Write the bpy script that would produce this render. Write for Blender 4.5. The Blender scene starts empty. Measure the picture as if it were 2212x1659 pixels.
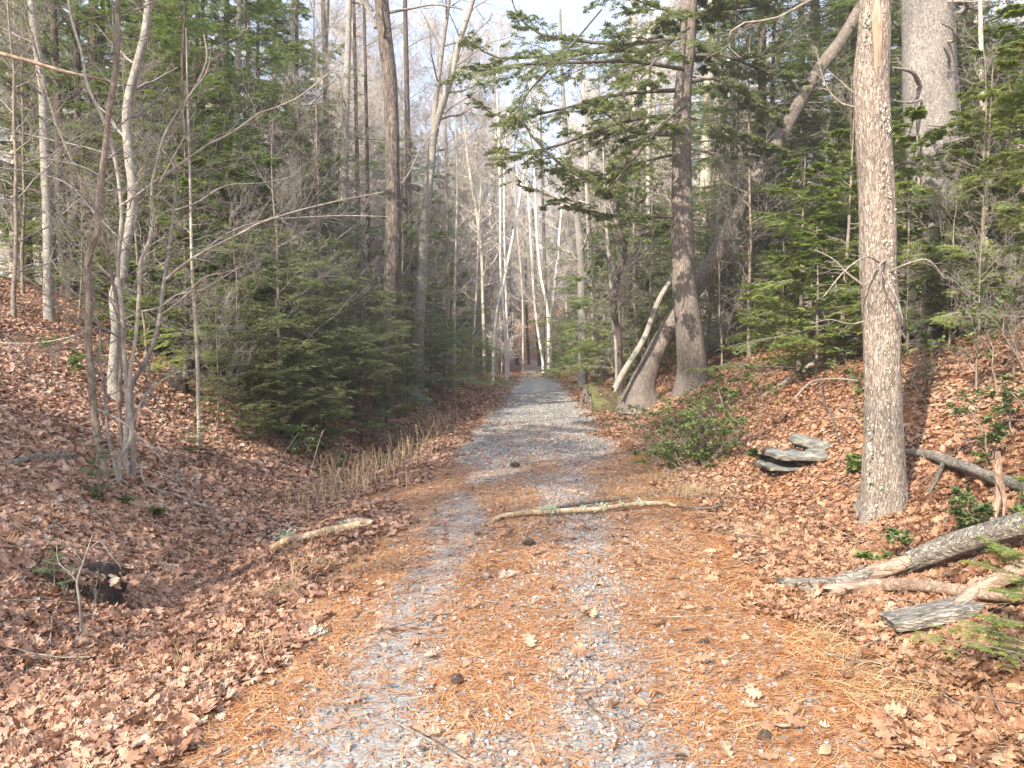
import bpy, math, random
import numpy as np
C = bpy.context.scene
R_ = math.radians

# ------------------------------------------------------------------ camera, sky, sun, exposure
F = 773.0                      # focal length in 1024-wide pixels
CAM = np.array([0.0, 0.0, 1.6])
PITCH = math.atan((384 - 347) / F)
cam = bpy.data.objects.new('camera', bpy.data.cameras.new('camera'))
C.collection.objects.link(cam)
cam.location = CAM
cam.rotation_euler = (math.pi/2 - PITCH, 0, 0)
cam.data.sensor_width = 36
cam.data.lens = 36 * F / 1024
cam.data.clip_start = 0.05
cam.data.clip_end = 1000
C.camera = cam
SUN_EL, SUN_DIR = 35.0, np.array([-0.58, -0.81])          # towards the sun: left, behind the camera
SUN_DIR = SUN_DIR / np.linalg.norm(SUN_DIR)
w = bpy.data.worlds.new('World'); C.world = w; w.use_nodes = True
nt = w.node_tree
sky = nt.nodes.new('ShaderNodeTexSky'); sky.sky_type = 'NISHITA'; sky.sun_disc = False
sky.sun_elevation = R_(SUN_EL)
sky.sun_rotation = math.atan2(SUN_DIR[0], SUN_DIR[1])
sky.air_density = 1.0; sky.dust_density = 3.0; sky.ozone_density = 1.0
bg = nt.nodes['Background']; bg.inputs['Strength'].default_value = 0.15
# thin high cloud over the blue sky
tcw = nt.nodes.new('ShaderNodeTexCoord'); cn = nt.nodes.new('ShaderNodeTexNoise'); cn.inputs['Scale'].default_value = 3.0; cn.inputs['Detail'].default_value = 6
nt.links.new(tcw.outputs['Generated'], cn.inputs['Vector'])
cr_ = nt.nodes.new('ShaderNodeMapRange'); cr_.inputs[1].default_value = .35; cr_.inputs[2].default_value = .65; cr_.inputs[3].default_value = .5; cr_.inputs[4].default_value = .95
nt.links.new(cn.outputs['Fac'], cr_.inputs[0])
cm = nt.nodes.new('ShaderNodeMix'); cm.data_type = 'RGBA'; nt.links.new(cr_.outputs[0], cm.inputs[0]); nt.links.new(sky.outputs[0], cm.inputs[6]); # cloud veil brightened overhead, out of view, as added fill light for the woods
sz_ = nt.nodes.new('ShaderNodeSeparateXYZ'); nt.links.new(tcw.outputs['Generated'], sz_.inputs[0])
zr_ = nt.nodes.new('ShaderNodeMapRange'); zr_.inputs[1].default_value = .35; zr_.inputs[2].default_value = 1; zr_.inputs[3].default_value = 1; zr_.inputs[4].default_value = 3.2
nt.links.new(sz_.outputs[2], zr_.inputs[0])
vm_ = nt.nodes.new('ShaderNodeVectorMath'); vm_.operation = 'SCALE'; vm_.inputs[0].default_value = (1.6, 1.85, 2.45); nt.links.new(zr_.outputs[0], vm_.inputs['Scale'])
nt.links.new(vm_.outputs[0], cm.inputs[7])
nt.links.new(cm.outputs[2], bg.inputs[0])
sun = bpy.data.objects.new('sun', bpy.data.lights.new('sun', 'SUN'))
C.collection.objects.link(sun)
sun.data.energy = 3.3; sun.data.angle = R_(0.5); sun.data.color = (1.0, 0.93, 0.83)
ce = math.cos(R_(SUN_EL))
from mathutils import Vector
sun.rotation_euler = Vector((SUN_DIR[0]*ce, SUN_DIR[1]*ce, math.sin(R_(SUN_EL)))).to_track_quat('Z', 'Y').to_euler()
sun.location = (-20, -16, 30)
C.view_settings.view_transform = 'Standard'; C.view_settings.look = 'None'
C.view_settings.exposure = 1.76; C.view_settings.gamma = 1
C.render.engine = 'CYCLES'
C.cycles.max_bounces = 7; C.cycles.diffuse_bounces = 6; C.cycles.glossy_bounces = 2
C.cycles.transmission_bounces = 3; C.cycles.caustics_reflective = False; C.cycles.caustics_refractive = False

# ------------------------------------------------------------------ noise and terrain
_g = np.random.default_rng(5)
_LAT = _g.random((256, 256)).astype(np.float32)
def vnoise(x, y):
    xi = np.floor(x).astype(int); yi = np.floor(y).astype(int)
    fx = x - xi; fy = y - yi
    fx = fx*fx*(3-2*fx); fy = fy*fy*(3-2*fy)
    a = _LAT[xi & 255, yi & 255]; b = _LAT[(xi+1) & 255, yi & 255]
    c = _LAT[xi & 255, (yi+1) & 255]; d = _LAT[(xi+1) & 255, (yi+1) & 255]
    return (a*(1-fx)+b*fx)*(1-fy) + (c*(1-fx)+d*fx)*fy
def fbm(x, y, o=4):
    s = 0; a = 0.5; t = 0
    for k in range(o):
        s = s + a*vnoise(x*2**k+13.7*k, y*2**k+7.1*k); t += a; a *= 0.5
    return s/t
def ss(a, b, x):
    t = np.clip((x-a)/(b-a), 0, 1); return t*t*(3-2*t)
def smax(v, k=0.35):           # soft ramp
    return k*np.logaddexp(0, v/k)
_cy = np.array([-30, 0, 3, 7.6, 12, 17.7, 26.6, 40, 53, 66, 80, 100, 140])
_cx = np.array([-.3, -.1, -.05, .07, .33, .62, .95, 1.35, 1.75, 1.9, .9, -4, -22])
def cx(y): return np.interp(y, _cy, _cx)
def H(x, y):
    x = np.asarray(x, float); y = np.asarray(y, float)
    u = x - cx(y)
    n = fbm(x*.45+20, y*.45, 3) - .5
    # right bank
    foot = np.interp(y, [-5, 3, 5, 6, 7, 10, 16, 40, 60], [2.2, 2.2, 2.45, 2.85, 2.85, 2.4, 2.0, 2.3, 3.0])
    top = np.interp(y, [-20, 0, 25, 45, 70], [3.6, 4.0, 4.2, 2.2, 1.6])
    r = smax((u-foot)*.58, .10) + 0
    r = top*(1-np.exp(-r/top*1.15))
    # left bank and ditch
    lf = np.interp(y, [-5, 4, 8, 14, 20, 40, 80], [2.7, 2.75, 3.0, 3.1, 3.3, 4, 5])
    lt = np.interp(y, [-20, 0, 12, 20, 30, 50], [4.6, 4.6, 4.6, 3.0, 2.2, 1.2])
    l = smax((-u-lf)*.50, .08)
    l = lt*np.tanh(l/lt)
    l = l*(1-.35*ss(10, 22, -u))
    ditch = -.26*np.exp(-((u+2.35)/.55)**2)*np.interp(y, [0, 2, 5, 30, 60], [.2, .5, 1, 1, .3])
    crown = .05*np.exp(-(u/1.2)**2)
    far = 4.5*ss(48, 120, y)*ss(-2, 6, np.abs(u)+.0*y)*(1) + 5.5*ss(80, 130, y)
    side = .35*n*ss(1.8, 4, np.abs(u)) + (fbm(x*2.3, y*2.3, 2)-.5)*.10*ss(1.6, 2.6, np.abs(u)) + (fbm(x*1.2+5, y*.8, 3)-.5)*.06
    return r + l + ditch + crown + far*.8 + side
def ray(X, Y):                 # photo coordinates on a 2212 x 1659 grid
    a = (X-1106)/2.16/F; b = -(Y-829.5)/2.16/F
    return np.array([a, math.cos(PITCH)+b*math.sin(PITCH), -math.sin(PITCH)+b*math.cos(PITCH)])
def at(X, Y, d):
    r = ray(X, Y); return CAM + r*(d/r[1])
def onground(X, Y, dmin=1.5, dmax=120):
    r = ray(X, Y); r = r/r[1]
    ds = np.arange(dmin, dmax, .03)
    p = CAM[None]+r[None]*ds[:, None]
    hit = np.nonzero(p[:, 2] <= H(p[:, 0], p[:, 1]))[0]
    k = hit[0] if len(hit) else len(ds)-1
    q = p[k].copy(); q[2] = H(q[0], q[1]); return q

# ------------------------------------------------------------------ mesh helpers
def mesh(name, parts, mat, smooth=False):
    """parts: list of (verts Nx3, faces Mx3|Mx4, rnd M or None)"""
    vs, fs, rn, off = [], [], [], 0
    for p in parts:
        v, f = p[0], p[1]
        vs.append(v); fs.append(f+off); off += len(v)
        rn.append(p[2] if len(p) > 2 and p[2] is not None else np.full(len(f), .5))
    V = np.concatenate(vs).astype(np.float32)
    me = bpy.data.meshes.new(name)
    me.vertices.add(len(V)); me.vertices.foreach_set('co', V.ravel())
    cnt = np.concatenate([np.full(len(f), f.shape[1]) for f in fs])
    loops = np.concatenate([f.ravel() for f in fs]).astype(np.int32)
    me.loops.add(len(loops)); me.loops.foreach_set('vertex_index', loops)
    me.polygons.add(len(cnt))
    st = np.concatenate([[0], np.cumsum(cnt)[:-1]]).astype(np.int32)
    me.polygons.foreach_set('loop_start', st)
    me.polygons.foreach_set('use_smooth', np.full(len(cnt), smooth))
    a = me.attributes.new('rnd', 'FLOAT', 'FACE')
    a.data.foreach_set('value', np.concatenate(rn).astype(np.float32))
    me.update(calc_edges=True); me.validate()
    me.materials.append(mat)
    return me
def obj(name, parts, mat, parent=None, smooth=False, local=False):
    if parent is not None and not local:
        o3 = np.array(parent.get('_o', parent.location))
        parts = [(p[0]-o3,)+tuple(p[1:]) for p in parts]
    o = bpy.data.objects.new(name, mesh(name, parts, mat, smooth))
    C.collection.objects.link(o)
    if parent is not None: o.parent = parent
    return o
def single(name, label, cat, parts, mat, group=None, smooth=True, origin=None):
    o3 = np.array(origin) if origin is not None else np.concatenate([p[0] for p in parts]).mean(0)
    parts = [(p[0]-o3,)+tuple(p[1:]) for p in parts]
    o = bpy.data.objects.new(name, mesh(name, parts, mat, smooth))
    o.location = o3; C.collection.objects.link(o)
    tag(o, label, cat, group); return o
def tag(o, label=None, cat=None, group=None, kind=None):
    if label: o['label'] = label
    if cat: o['category'] = cat
    if group: o['group'] = group
    if kind: o['kind'] = kind
    return o
def thing(name, label, cat, loc, group=None):
    o = bpy.data.objects.new(name, None); o.empty_display_size = .2
    o.location = loc; C.collection.objects.link(o)
    return tag(o, label, cat, group)
def copy_tree(o, parent=None):
    c = o.copy(); C.collection.objects.link(c)
    if parent is not None: c.parent = parent
    for ch in [q for q in list(C.objects) if q.parent == o]:
        copy_tree(ch, c)
    return c

def norm(v): return v/np.maximum(np.linalg.norm(v, axis=-1, keepdims=True), 1e-9)
def tubes(P, R, k=4, rnd=None, rough=0, seed=0, cap=True, flare=0, ragged=0):
    """P (m,n,3), R (m,n) -> verts, quads"""
    P = np.asarray(P, float); R = np.asarray(R, float)
    if P.ndim == 2: P = P[None]; R = R[None]
    m, n, _ = P.shape
    T = norm(np.gradient(P, axis=1))
    mt = norm(T.mean(1))
    ref = np.where((np.abs(mt[:, 2]) > .75)[:, None], np.array([[1., 0, 0]]), np.array([[0, 0, 1.]]))[:, None]
    U = norm(np.cross(T, np.broadcast_to(ref, T.shape))); W = np.cross(T, U)
    th = np.arange(k)*2*math.pi/k
    rr = R[:, :, None]*np.ones(k)
    if rough:
        L = np.concatenate([np.zeros((m, 1)), np.cumsum(np.linalg.norm(np.diff(P, axis=1), axis=-1), 1)], 1)
        tt = th[None, None]*np.ones((m, n, 1)); LL = L[:, :, None]*np.ones(k)
        cxx = np.cos(tt)*3.2+seed; sy = np.sin(tt)*3.2+LL*.7/max(R.mean()*7, .05)
        n1 = fbm(cxx*1.0+sy*.35+LL*.8, sy, 3)-.5
        n2 = fbm(cxx*3.0+31, np.sin(tt)*9.6+LL*1.0/max(R.mean()*7, .05), 2)-.5
        rr = rr*(1+rough*n1*2.0+rough*.9*n2)
    if flare:
        L_ = np.concatenate([np.zeros((m, 1)), np.cumsum(np.linalg.norm(np.diff(P, axis=1), axis=-1), 1)], 1)
        rr = rr*(1+flare*np.exp(-L_/(R.max()*1.6))[:, :, None]*(.35+.65*np.clip(np.cos(th*4+seed)+.4*np.cos(th*7+2*seed), 0, 2))[None, None])
    V = P[:, :, None]+rr[..., None]*(np.cos(th)[None, None, :, None]*U[:, :, None]+np.sin(th)[None, None, :, None]*W[:, :, None])
    if ragged:
        g9 = np.random.default_rng(seed+5)
        for e, sg in ((0, -1), (n-1, 1)): V[:, e] += T[:, e, None]*sg*(g9.random((m, k, 1))**2)*ragged
    V = V.reshape(-1, 3)
    b = (np.arange(m)*n*k)[:, None, None]; i = np.arange(n-1)[None, :, None]; j = np.arange(k)[None, None, :]
    a0 = b+i*k+j; a1 = b+i*k+(j+1) % k
    Fq = np.stack([a0, a1, a1+k, a0+k], -1).reshape(-1, 4)
    rn = None
    if rnd is not None: rn = np.repeat(rnd, (n-1)*k)
    out = [(V, Fq, rn)]
    if cap and k >= 5:
        for e in (0, n-1):
            cv = P[:, e]; bb = (np.arange(m)*n+e)[:, None]*k
            VV = np.concatenate([V[(bb+j[0, 0]).ravel()], cv])
            jj = np.arange(k); ff = np.stack([np.arange(m)[:, None]*k+jj, np.arange(m)[:, None]*k+(jj+1) % k,
                                              np.broadcast_to((m*k+np.arange(m))[:, None], (m, k))], -1).reshape(-1, 3)
            out.append((VV, ff, None))
    return out
def resample(pts, rad, n):
    pts = np.asarray(pts, float); rad = np.asarray(rad, float)
    L = np.concatenate([[0], np.cumsum(np.linalg.norm(np.diff(pts, axis=0), axis=1))])
    M = len(pts)
    t = np.linspace(0, L[-1], n); out = np.empty((n, 3))
    # Catmull-Rom by tangents
    tg = np.gradient(pts, L, axis=0)
    k = np.clip(np.searchsorted(L, t, 'right')-1, 0, M-2); h = L[k+1]-L[k]; s = ((t-L[k])/h)[:, None]; h = h[:, None]
    out = (2*s**3-3*s**2+1)*pts[k]+(s**3-2*s**2+s)*h*tg[k]+(-2*s**3+3*s**2)*pts[k+1]+(s**3-s**2)*h*tg[k+1]
    return out, np.interp(t, L, rad)
def traced(pts, d, n=None):
    """pts: (X, Y, width[, depth]) in photo units -> world polyline with radii"""
    P, R = [], []
    for q in pts:
        dd = q[3] if len(q) > 3 else d
        P.append(at(q[0], q[1], dd)); R.append(q[2]/2.16*dd/F/2)
    return resample(P, R, n or max(8, len(pts)*5))
def spawn(P, Rr, rng, n, t0, t1, ang, L, npts=5, rr=.5, up=0., wig=.08, planar=False, prof=.6, rmin=.0012, absL=False, rend=.25, updir=None):
    P = np.asarray(P); m, k, _ = P.shape
    t = (np.arange(n)[None]+rng.random((m, n)))/n*(t1-t0)+t0
    x = t*(k-1); i = np.clip(x.astype(int), 0, k-2); f = (x-i)[..., None]
    mi = np.arange(m)[:, None]
    pos = P[mi, i]*(1-f)+P[mi, i+1]*f
    T = norm(P[mi, i+1]-P[mi, i])
    rp = Rr[mi, i]*(1-f[..., 0])+Rr[mi, i+1]*f[..., 0]
    plen = np.linalg.norm(np.diff(P, axis=1), axis=-1).sum(1)[:, None]
    z = np.array([0, 0, 1.])
    if planar:
        side = norm(np.cross(T, np.broadcast_to(z, T.shape)))*np.where((np.arange(n)+rng.integers(0, 2, (m, 1))) % 2, 1, -1)[..., None]
        per = norm(side+rng.normal(0, .22, side.shape)*np.array([.3, .3, 1]))
    else:
        per = rng.normal(0, 1, T.shape); per = norm(per-T*(per*T).sum(-1, keepdims=True))
    a = np.radians(ang+rng.normal(0, 9, (m, n)))[..., None]
    D = np.cos(a)*T+np.sin(a)*per
    ln = (L if absL else L*plen)*(1-prof*(t-t0)/(t1-t0))*rng.uniform(.6, 1.25, (m, n))
    s = np.linspace(0, 1, npts)[None, None, :, None]
    lnn = ln[..., None, None]
    Q = pos[:, :, None]+D[:, :, None]*s*lnn+z*up*lnn*s**2
    wg = np.cumsum(rng.normal(0, wig, (m, n, npts, 3)), 2); wg -= wg[:, :, :1]
    Q = Q+wg*lnn/npts*1.6
    r0 = np.maximum(rp*rr, rmin)[..., None]
    RR = np.maximum(r0*(1-(1-rend)*np.linspace(0, 1, npts)), rmin*.7)
    return Q.reshape(m*n, npts, 3), RR.reshape(m*n, npts)
def blades(P, rng, nb, l, wd, t0=.1, spread=.85, droop=.1, jit=.25):
    """needle sprays: nb small diamond blades on both sides of each twig"""
    m, k, _ = P.shape
    t = (np.arange(nb)[None]+rng.random((m, nb)))/nb*(1-t0)+t0
    x = t*(k-1); i = np.clip(x.astype(int), 0, k-2); f = (x-i)[..., None]; mi = np.arange(m)[:, None]
    pos = P[mi, i]*(1-f)+P[mi, i+1]*f; T = norm(P[mi, i+1]-P[mi, i])
    N = norm(np.array([0, 0, 1.])+rng.normal(0, jit, (m, 1, 3))+rng.normal(0, jit*.7, (m, nb, 3)))
    S = norm(np.cross(T, N))*np.where(np.arange(nb) % 2, 1, -1)[None, :, None]
    D = norm(T*(1-spread*.5)+S*spread+rng.normal(0, .12, S.shape)+np.array([0, 0, -droop]))
    W = norm(np.cross(D, N))
    ll = (l*rng.uniform(.6, 1.3, (m, nb)))[..., None]; ww = (wd*rng.uniform(.7, 1.3, (m, nb)))[..., None]
    V = np.stack([pos, pos+D*ll*.5+W*ww*.5, pos+D*ll, pos+D*ll*.5-W*ww*.5], 2).reshape(-1, 3)
    Fq = np.arange(m*nb*4).reshape(-1, 4)
    rn = np.clip(np.repeat(rng.random(m), nb)*.6+rng.random(m*nb)*.4, 0, 1)
    return (V, Fq, rn)

# ------------------------------------------------------------------ materials
def newmat(name):
    m = bpy.data.materials.new(name); m.use_nodes = True
    b = m.node_tree.nodes['Principled BSDF']; return m, m.node_tree, b
def N(t, k, **kw):
    n = t.nodes.new(k)
    for a, v in kw.items():
        if a.startswith('_'): setattr(n, a[1:], v)
        else: n.inputs[a.replace('_', ' ')].default_value = v
    return n
def ramp(t, stops, src=None, interp='LINEAR'):
    r = t.nodes.new('ShaderNodeValToRGB'); r.color_ramp.interpolation = interp
    e = r.color_ramp.elements
    while len(e) < len(stops): e.new(.5)
    for q, (p, c) in zip(e, stops):
        q.position = p; q.color = (*c, 1) if len(c) == 3 else c
    if src is not None: t.links.new(src, r.inputs[0])
    return r
def mix(t, a, b, f, mode='MIX'):
    n = t.nodes.new('ShaderNodeMix'); n.data_type = 'RGBA'; n.blend_type = mode
    for s, v in ((n.inputs[0], f), (n.inputs[6], a), (n.inputs[7], b)):
        if hasattr(v, 'is_output') or isinstance(v, bpy.types.NodeSocket): t.links.new(v, s)
        elif isinstance(v, tuple): s.default_value = (*v, 1)
        else: s.default_value = v
    return n.outputs[2]
def coords(t, scale):
    tc = t.nodes.new('ShaderNodeTexCoord'); mp = t.nodes.new('ShaderNodeMapping')
    mp.inputs['Scale'].default_value = scale; t.links.new(tc.outputs['Object'], mp.inputs[0]); return mp.outputs[0]
def bark(name, dark, light, s=14, stretch=.22, lichen=0, lcol=(.42, .45, .36), moss=0, bump=.6, dist=.02, contrast=(.3, .65), ax=2):
    m, t, b = newmat(name)
    v = coords(t, tuple(s*stretch if i == ax else s for i in range(3)))
    n1 = N(t, 'ShaderNodeTexNoise', Scale=1.6, Detail=6., Roughness=.65); t.links.new(v, n1.inputs['Vector'])
    wv = N(t, 'ShaderNodeTexVoronoi', Scale=1.6, _feature='DISTANCE_TO_EDGE'); 
    dn = N(t, 'ShaderNodeTexNoise', Scale=2.2, Detail=4.); t.links.new(v, dn.inputs['Vector'])
    sb = N(t, 'ShaderNodeVectorMath', _operation='SCALE', Scale=1.7); t.links.new(dn.outputs['Color'], sb.inputs[0])
    av = N(t, 'ShaderNodeVectorMath', _operation='ADD'); t.links.new(v, av.inputs[0]); t.links.new(sb.outputs[0], av.inputs[1]); t.links.new(av.outputs[0], wv.inputs['Vector'])
    rr = ramp(t, [(0., (0, 0, 0)), (.35, (1, 1, 1))], wv.outputs['Distance'])
    hgt = mix(t, n1.outputs['Fac'], rr.outputs[0], .30)
    col = ramp(t, [(contrast[0], dark), (contrast[1], light)], hgt)
    c = col.outputs[0]
    v2 = coords(t, (1, 1, 1))
    big = N(t, 'ShaderNodeTexNoise', Scale=1.3, Detail=3.); t.links.new(v2, big.inputs['Vector'])
    br = ramp(t, [(.3, (.72, .72, .72)), (.7, (1.2, 1.17, 1.12))], big.outputs['Fac'])
    c = mix(t, c, br.outputs[0], 1., 'MULTIPLY')
    if lichen:
        ln = N(t, 'ShaderNodeTexNoise', Scale=9., Detail=7., Roughness=.7); t.links.new(v2, ln.inputs['Vector'])
        lr = ramp(t, [(1-lichen, (0, 0, 0)), (1-lichen+.05, (1, 1, 1))], ln.outputs['Fac'])
        c = mix(t, c, lcol, lr.outputs[0])
    if moss:
        ln = N(t, 'ShaderNodeTexNoise', Scale=3., Detail=5., Roughness=.7); t.links.new(v2, ln.inputs['Vector'])
        sx = N(t, 'ShaderNodeSeparateXYZ'); t.links.new(v2, sx.inputs[0])
        mr = N(t, 'ShaderNodeMapRange'); t.links.new(sx.outputs[2], mr.inputs[0])
        mr.inputs[1].default_value = 0; mr.inputs[2].default_value = 1.2; mr.inputs[3].default_value = moss; mr.inputs[4].default_value = 0
        mm = N(t, 'ShaderNodeMath', _operation='MULTIPLY'); t.links.new(ln.outputs['Fac'], mm.inputs[0]); t.links.new(mr.outputs[0], mm.inputs[1])
        lr = ramp(t, [(.42, (0, 0, 0)), (.55, (1, 1, 1))], mm.outputs[0])
        c = mix(t, c, (.10, .11, .025), lr.outputs[0])
    t.links.new(c, b.inputs['Base Color']); b.inputs['Roughness'].default_value = .92
    b.inputs['Specular IOR Level'].default_value = .15
    bp = N(t, 'ShaderNodeBump', Strength=bump, Distance=dist); t.links.new(hgt, bp.inputs['Height']); t.links.new(bp.outputs[0], b.inputs['Normal'])
    return m
def leafmat(name, stops, trans=.3, rough=.6, spec=.3, noise=0):
    m, t, b = newmat(name)
    a = t.nodes.new('ShaderNodeAttribute'); a.attribute_name = 'rnd'
    c = ramp(t, stops, a.outputs['Fac']).outputs[0]
    if noise:
        v = coords(t, (1, 1, 1)); n = N(t, 'ShaderNodeTexNoise', Scale=float(noise), Detail=4.); t.links.new(v, n.inputs['Vector'])
        c = mix(t, c, ramp(t, [(.3, (.7, .66, .62)), (.7, (1.2, 1.18, 1.15))], n.outputs['Fac']).outputs[0], 1., 'MULTIPLY')
    t.links.new(c, b.inputs['Base Color']); b.inputs['Roughness'].default_value = rough
    b.inputs['Specular IOR Level'].default_value = spec
    if trans:
        tr = t.nodes.new('ShaderNodeBsdfTranslucent'); t.links.new(c, tr.inputs[0])
        ms = t.nodes.new('ShaderNodeMixShader'); ms.inputs[0].default_value = trans
        t.links.new(b.outputs[0], ms.inputs[1]); t.links.new(tr.outputs[0], ms.inputs[2])
        t.links.new(ms.outputs[0], t.nodes['Material Output'].inputs[0])
    return m
M = {}
M['oak'] = bark('oak_bark', (.06, .045, .035), (.30, .25, .21), 16, .16, .36, (.40, .43, .36), bump=.9, dist=.03)
M['maple'] = bark('flaky_bark', (.16, .125, .10), (.53, .45, .37), 34, .26, .34, (.60, .61, .47), .7, bump=1., dist=.02, contrast=(.34, .62))
M['wound'] = bark('bare_wood', (.24, .16, .11), (.48, .36, .26), 12, .08, bump=.5, dist=.01)
M['hemlock'] = bark('hemlock_bark', (.10, .08, .065), (.38, .32, .27), 28, .18, .33, (.36, .38, .32), .6, bump=.9, dist=.025)
M['pine'] = bark('pine_bark', (.13, .115, .10), (.40, .365, .32), 26, .42, .30, (.45, .45, .38), bump=.8, dist=.02)
M['grey'] = bark('smooth_grey_bark', (.20, .18, .15), (.38, .35, .30), 10, .6, .40, (.45, .47, .40), .5, bump=.25, dist=.01)
M['brownsap'] = bark('sapling_bark', (.15, .115, .085), (.36, .30, .235), 14, .5, .28, (.40, .40, .33), .5, bump=.35, dist=.01)
M['palestem'] = bark('pale_stem_bark', (.30, .26, .20), (.55, .50, .41), 14, .5, .3, (.45, .45, .38), bump=.25, dist=.01)
M['birch'] = bark('birch_bark', (.48, .43, .37), (.82, .79, .73), 8, .8, .2, (.3, .3, .25), bump=.3, dist=.01)
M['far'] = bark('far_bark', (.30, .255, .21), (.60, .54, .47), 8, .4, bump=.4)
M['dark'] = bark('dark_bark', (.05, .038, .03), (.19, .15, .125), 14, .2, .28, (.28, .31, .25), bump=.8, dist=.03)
M['twig'] = bark('twig_bark', (.17, .145, .12), (.40, .36, .31), 20, .5, .3, (.42, .43, .37), bump=.1)
M['twig_l'] = bark('litter_twig', (.10, .075, .055), (.36, .30, .24), 9, .5, .3, (.42, .43, .37), bump=.1)
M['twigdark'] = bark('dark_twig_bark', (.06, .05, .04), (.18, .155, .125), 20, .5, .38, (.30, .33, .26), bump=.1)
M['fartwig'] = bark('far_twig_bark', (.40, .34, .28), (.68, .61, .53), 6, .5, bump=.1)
M['deadwood'] = bark('dead_wood', (.17, .11, .075), (.50, .36, .26), 16, .2, .22, (.50, .48, .42), bump=.6, dist=.012)
M['logbark'] = bark('log_bark', (.09, .075, .058), (.36, .32, .25), 24, .3, .34, (.50, .51, .44), bump=1., dist=.03)
M['log_h'] = bark('lying_log_bark', (.10, .085, .07), (.46, .42, .34), 24, .22, .38, (.48, .50, .42), bump=1., dist=.03, ax=0)
M['dead_h'] = bark('lying_bare_wood', (.19, .12, .08), (.50, .37, .28), 20, .10, .25, (.45, .40, .34), bump=.8, dist=.02, ax=0)
M['yellowwood'] = bark('peeled_wood', (.26, .175, .09), (.56, .44, .28), 12, .2, .40, (.60, .62, .50), bump=.4, dist=.008)
M['lichen'] = leafmat('lichen', [(0, (.32, .37, .25)), (1, (.60, .62, .46))], .1)
M['hem'] = leafmat('hemlock_needles', [(0, (.09, .135, .036)), (.5, (.155, .21, .055)), (1, (.26, .31, .085))], .48, .5, .35)
M['hemlit'] = leafmat('young_hemlock_needles', [(0, (.13, .175, .03)), (.5, (.24, .31, .05)), (1, (.38, .42, .09))], .45, .5, .35)
M['hemo'] = leafmat('thicket_needles', [(0, (.14, .17, .06)), (.5, (.23, .265, .09)), (1, (.34, .37, .13))], .45, .5, .35)
M['pinef'] = leafmat('pine_needles_green', [(0, (.10, .15, .04)), (.6, (.18, .23, .06)), (1, (.30, .33, .09))], .42, .5, .3)
M['laurel'] = leafmat('laurel_leaves', [(0, (.04, .075, .02)), (.5, (.09, .14, .035)), (.85, (.18, .23, .06)), (1, (.33, .33, .11))], .3, .38, .45)
M['leaf'] = leafmat('oak_leaf_litter', [(0, (.10, .048, .026)), (.2, (.22, .105, .055)), (.45, (.35, .19, .105)), (.7, (.42, .245, .14)), (.9, (.46, .30, .19)), (1, (.45, .33, .23))], .18, .55, .35, noise=14)
M['leaf2'] = leafmat('bank_leaf_litter', [(0, (.11, .055, .032)), (.22, (.25, .125, .075)), (.5, (.39, .22, .135)), (.75, (.44, .265, .17)), (.92, (.48, .33, .23)), (1, (.48, .37, .28))], .18, .5, .4, noise=14)
M['needle'] = leafmat('fallen_needles', [(0, (.20, .08, .03)), (.35, (.40, .17, .06)), (.75, (.55, .27, .11)), (1, (.66, .44, .24))], .1, .6, .3)
M['straw'] = leafmat('dry_grass', [(0, (.34, .22, .11)), (.6, (.58, .42, .22)), (1, (.74, .60, .38))], .25, .6, .3)
M['stone'] = leafmat('gravel_stones', [(0, (.12, .117, .115)), (.5, (.235, .226, .215)), (.88, (.34, .325, .30)), (1, (.50, .465, .41))], 0, .8, .25, noise=60)
def rockmat():
    m, t, b = newmat('field_stone'); v = coords(t, (1, 1, 2.5))
    n = N(t, 'ShaderNodeTexNoise', Scale=9., Detail=9., Roughness=.7); t.links.new(v, n.inputs['Vector'])
    c = ramp(t, [(.3, (.06, .055, .045)), (.5, (.18, .17, .14)), (.68, (.36, .35, .29))], n.outputs['Fac'])
    t.links.new(c.outputs[0], b.inputs['Base Color']); b.inputs['Roughness'].default_value = .9
    bp = N(t, 'ShaderNodeBump', Strength=.8, Distance=.02); t.links.new(n.outputs['Fac'], bp.inputs['Height']); t.links.new(bp.outputs[0], b.inputs['Normal']); return m
M['rock'] = rockmat()
def mossmat():
    m, t, b = newmat('moss_cover'); v = coords(t, (1, 1, 1))
    n = N(t, 'ShaderNodeTexNoise', Scale=3.5, Detail=8., Roughness=.7); t.links.new(v, n.inputs['Vector'])
    n2 = N(t, 'ShaderNodeTexNoise', Scale=40., Detail=4.); t.links.new(v, n2.inputs['Vector'])
    c = ramp(t, [(.40, (.12, .065, .035)), (.50, (.10, .085, .03)), (.6, (.16, .16, .04)), (.75, (.25, .24, .07))], n.outputs['Fac'])
    c2 = mix(t, c.outputs[0], ramp(t, [(.3, (.6, .6, .6)), (.7, (1.3, 1.3, 1.3))], n2.outputs['Fac']).outputs[0], 1., 'MULTIPLY')
    t.links.new(c2, b.inputs['Base Color']); b.inputs['Roughness'].default_value = .95
    bp = N(t, 'ShaderNodeBump', Strength=1., Distance=.03); t.links.new(n2.outputs['Fac'], bp.inputs['Height']); t.links.new(bp.outputs[0], b.inputs['Normal']); return m
M['moss'] = mossmat()
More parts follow.
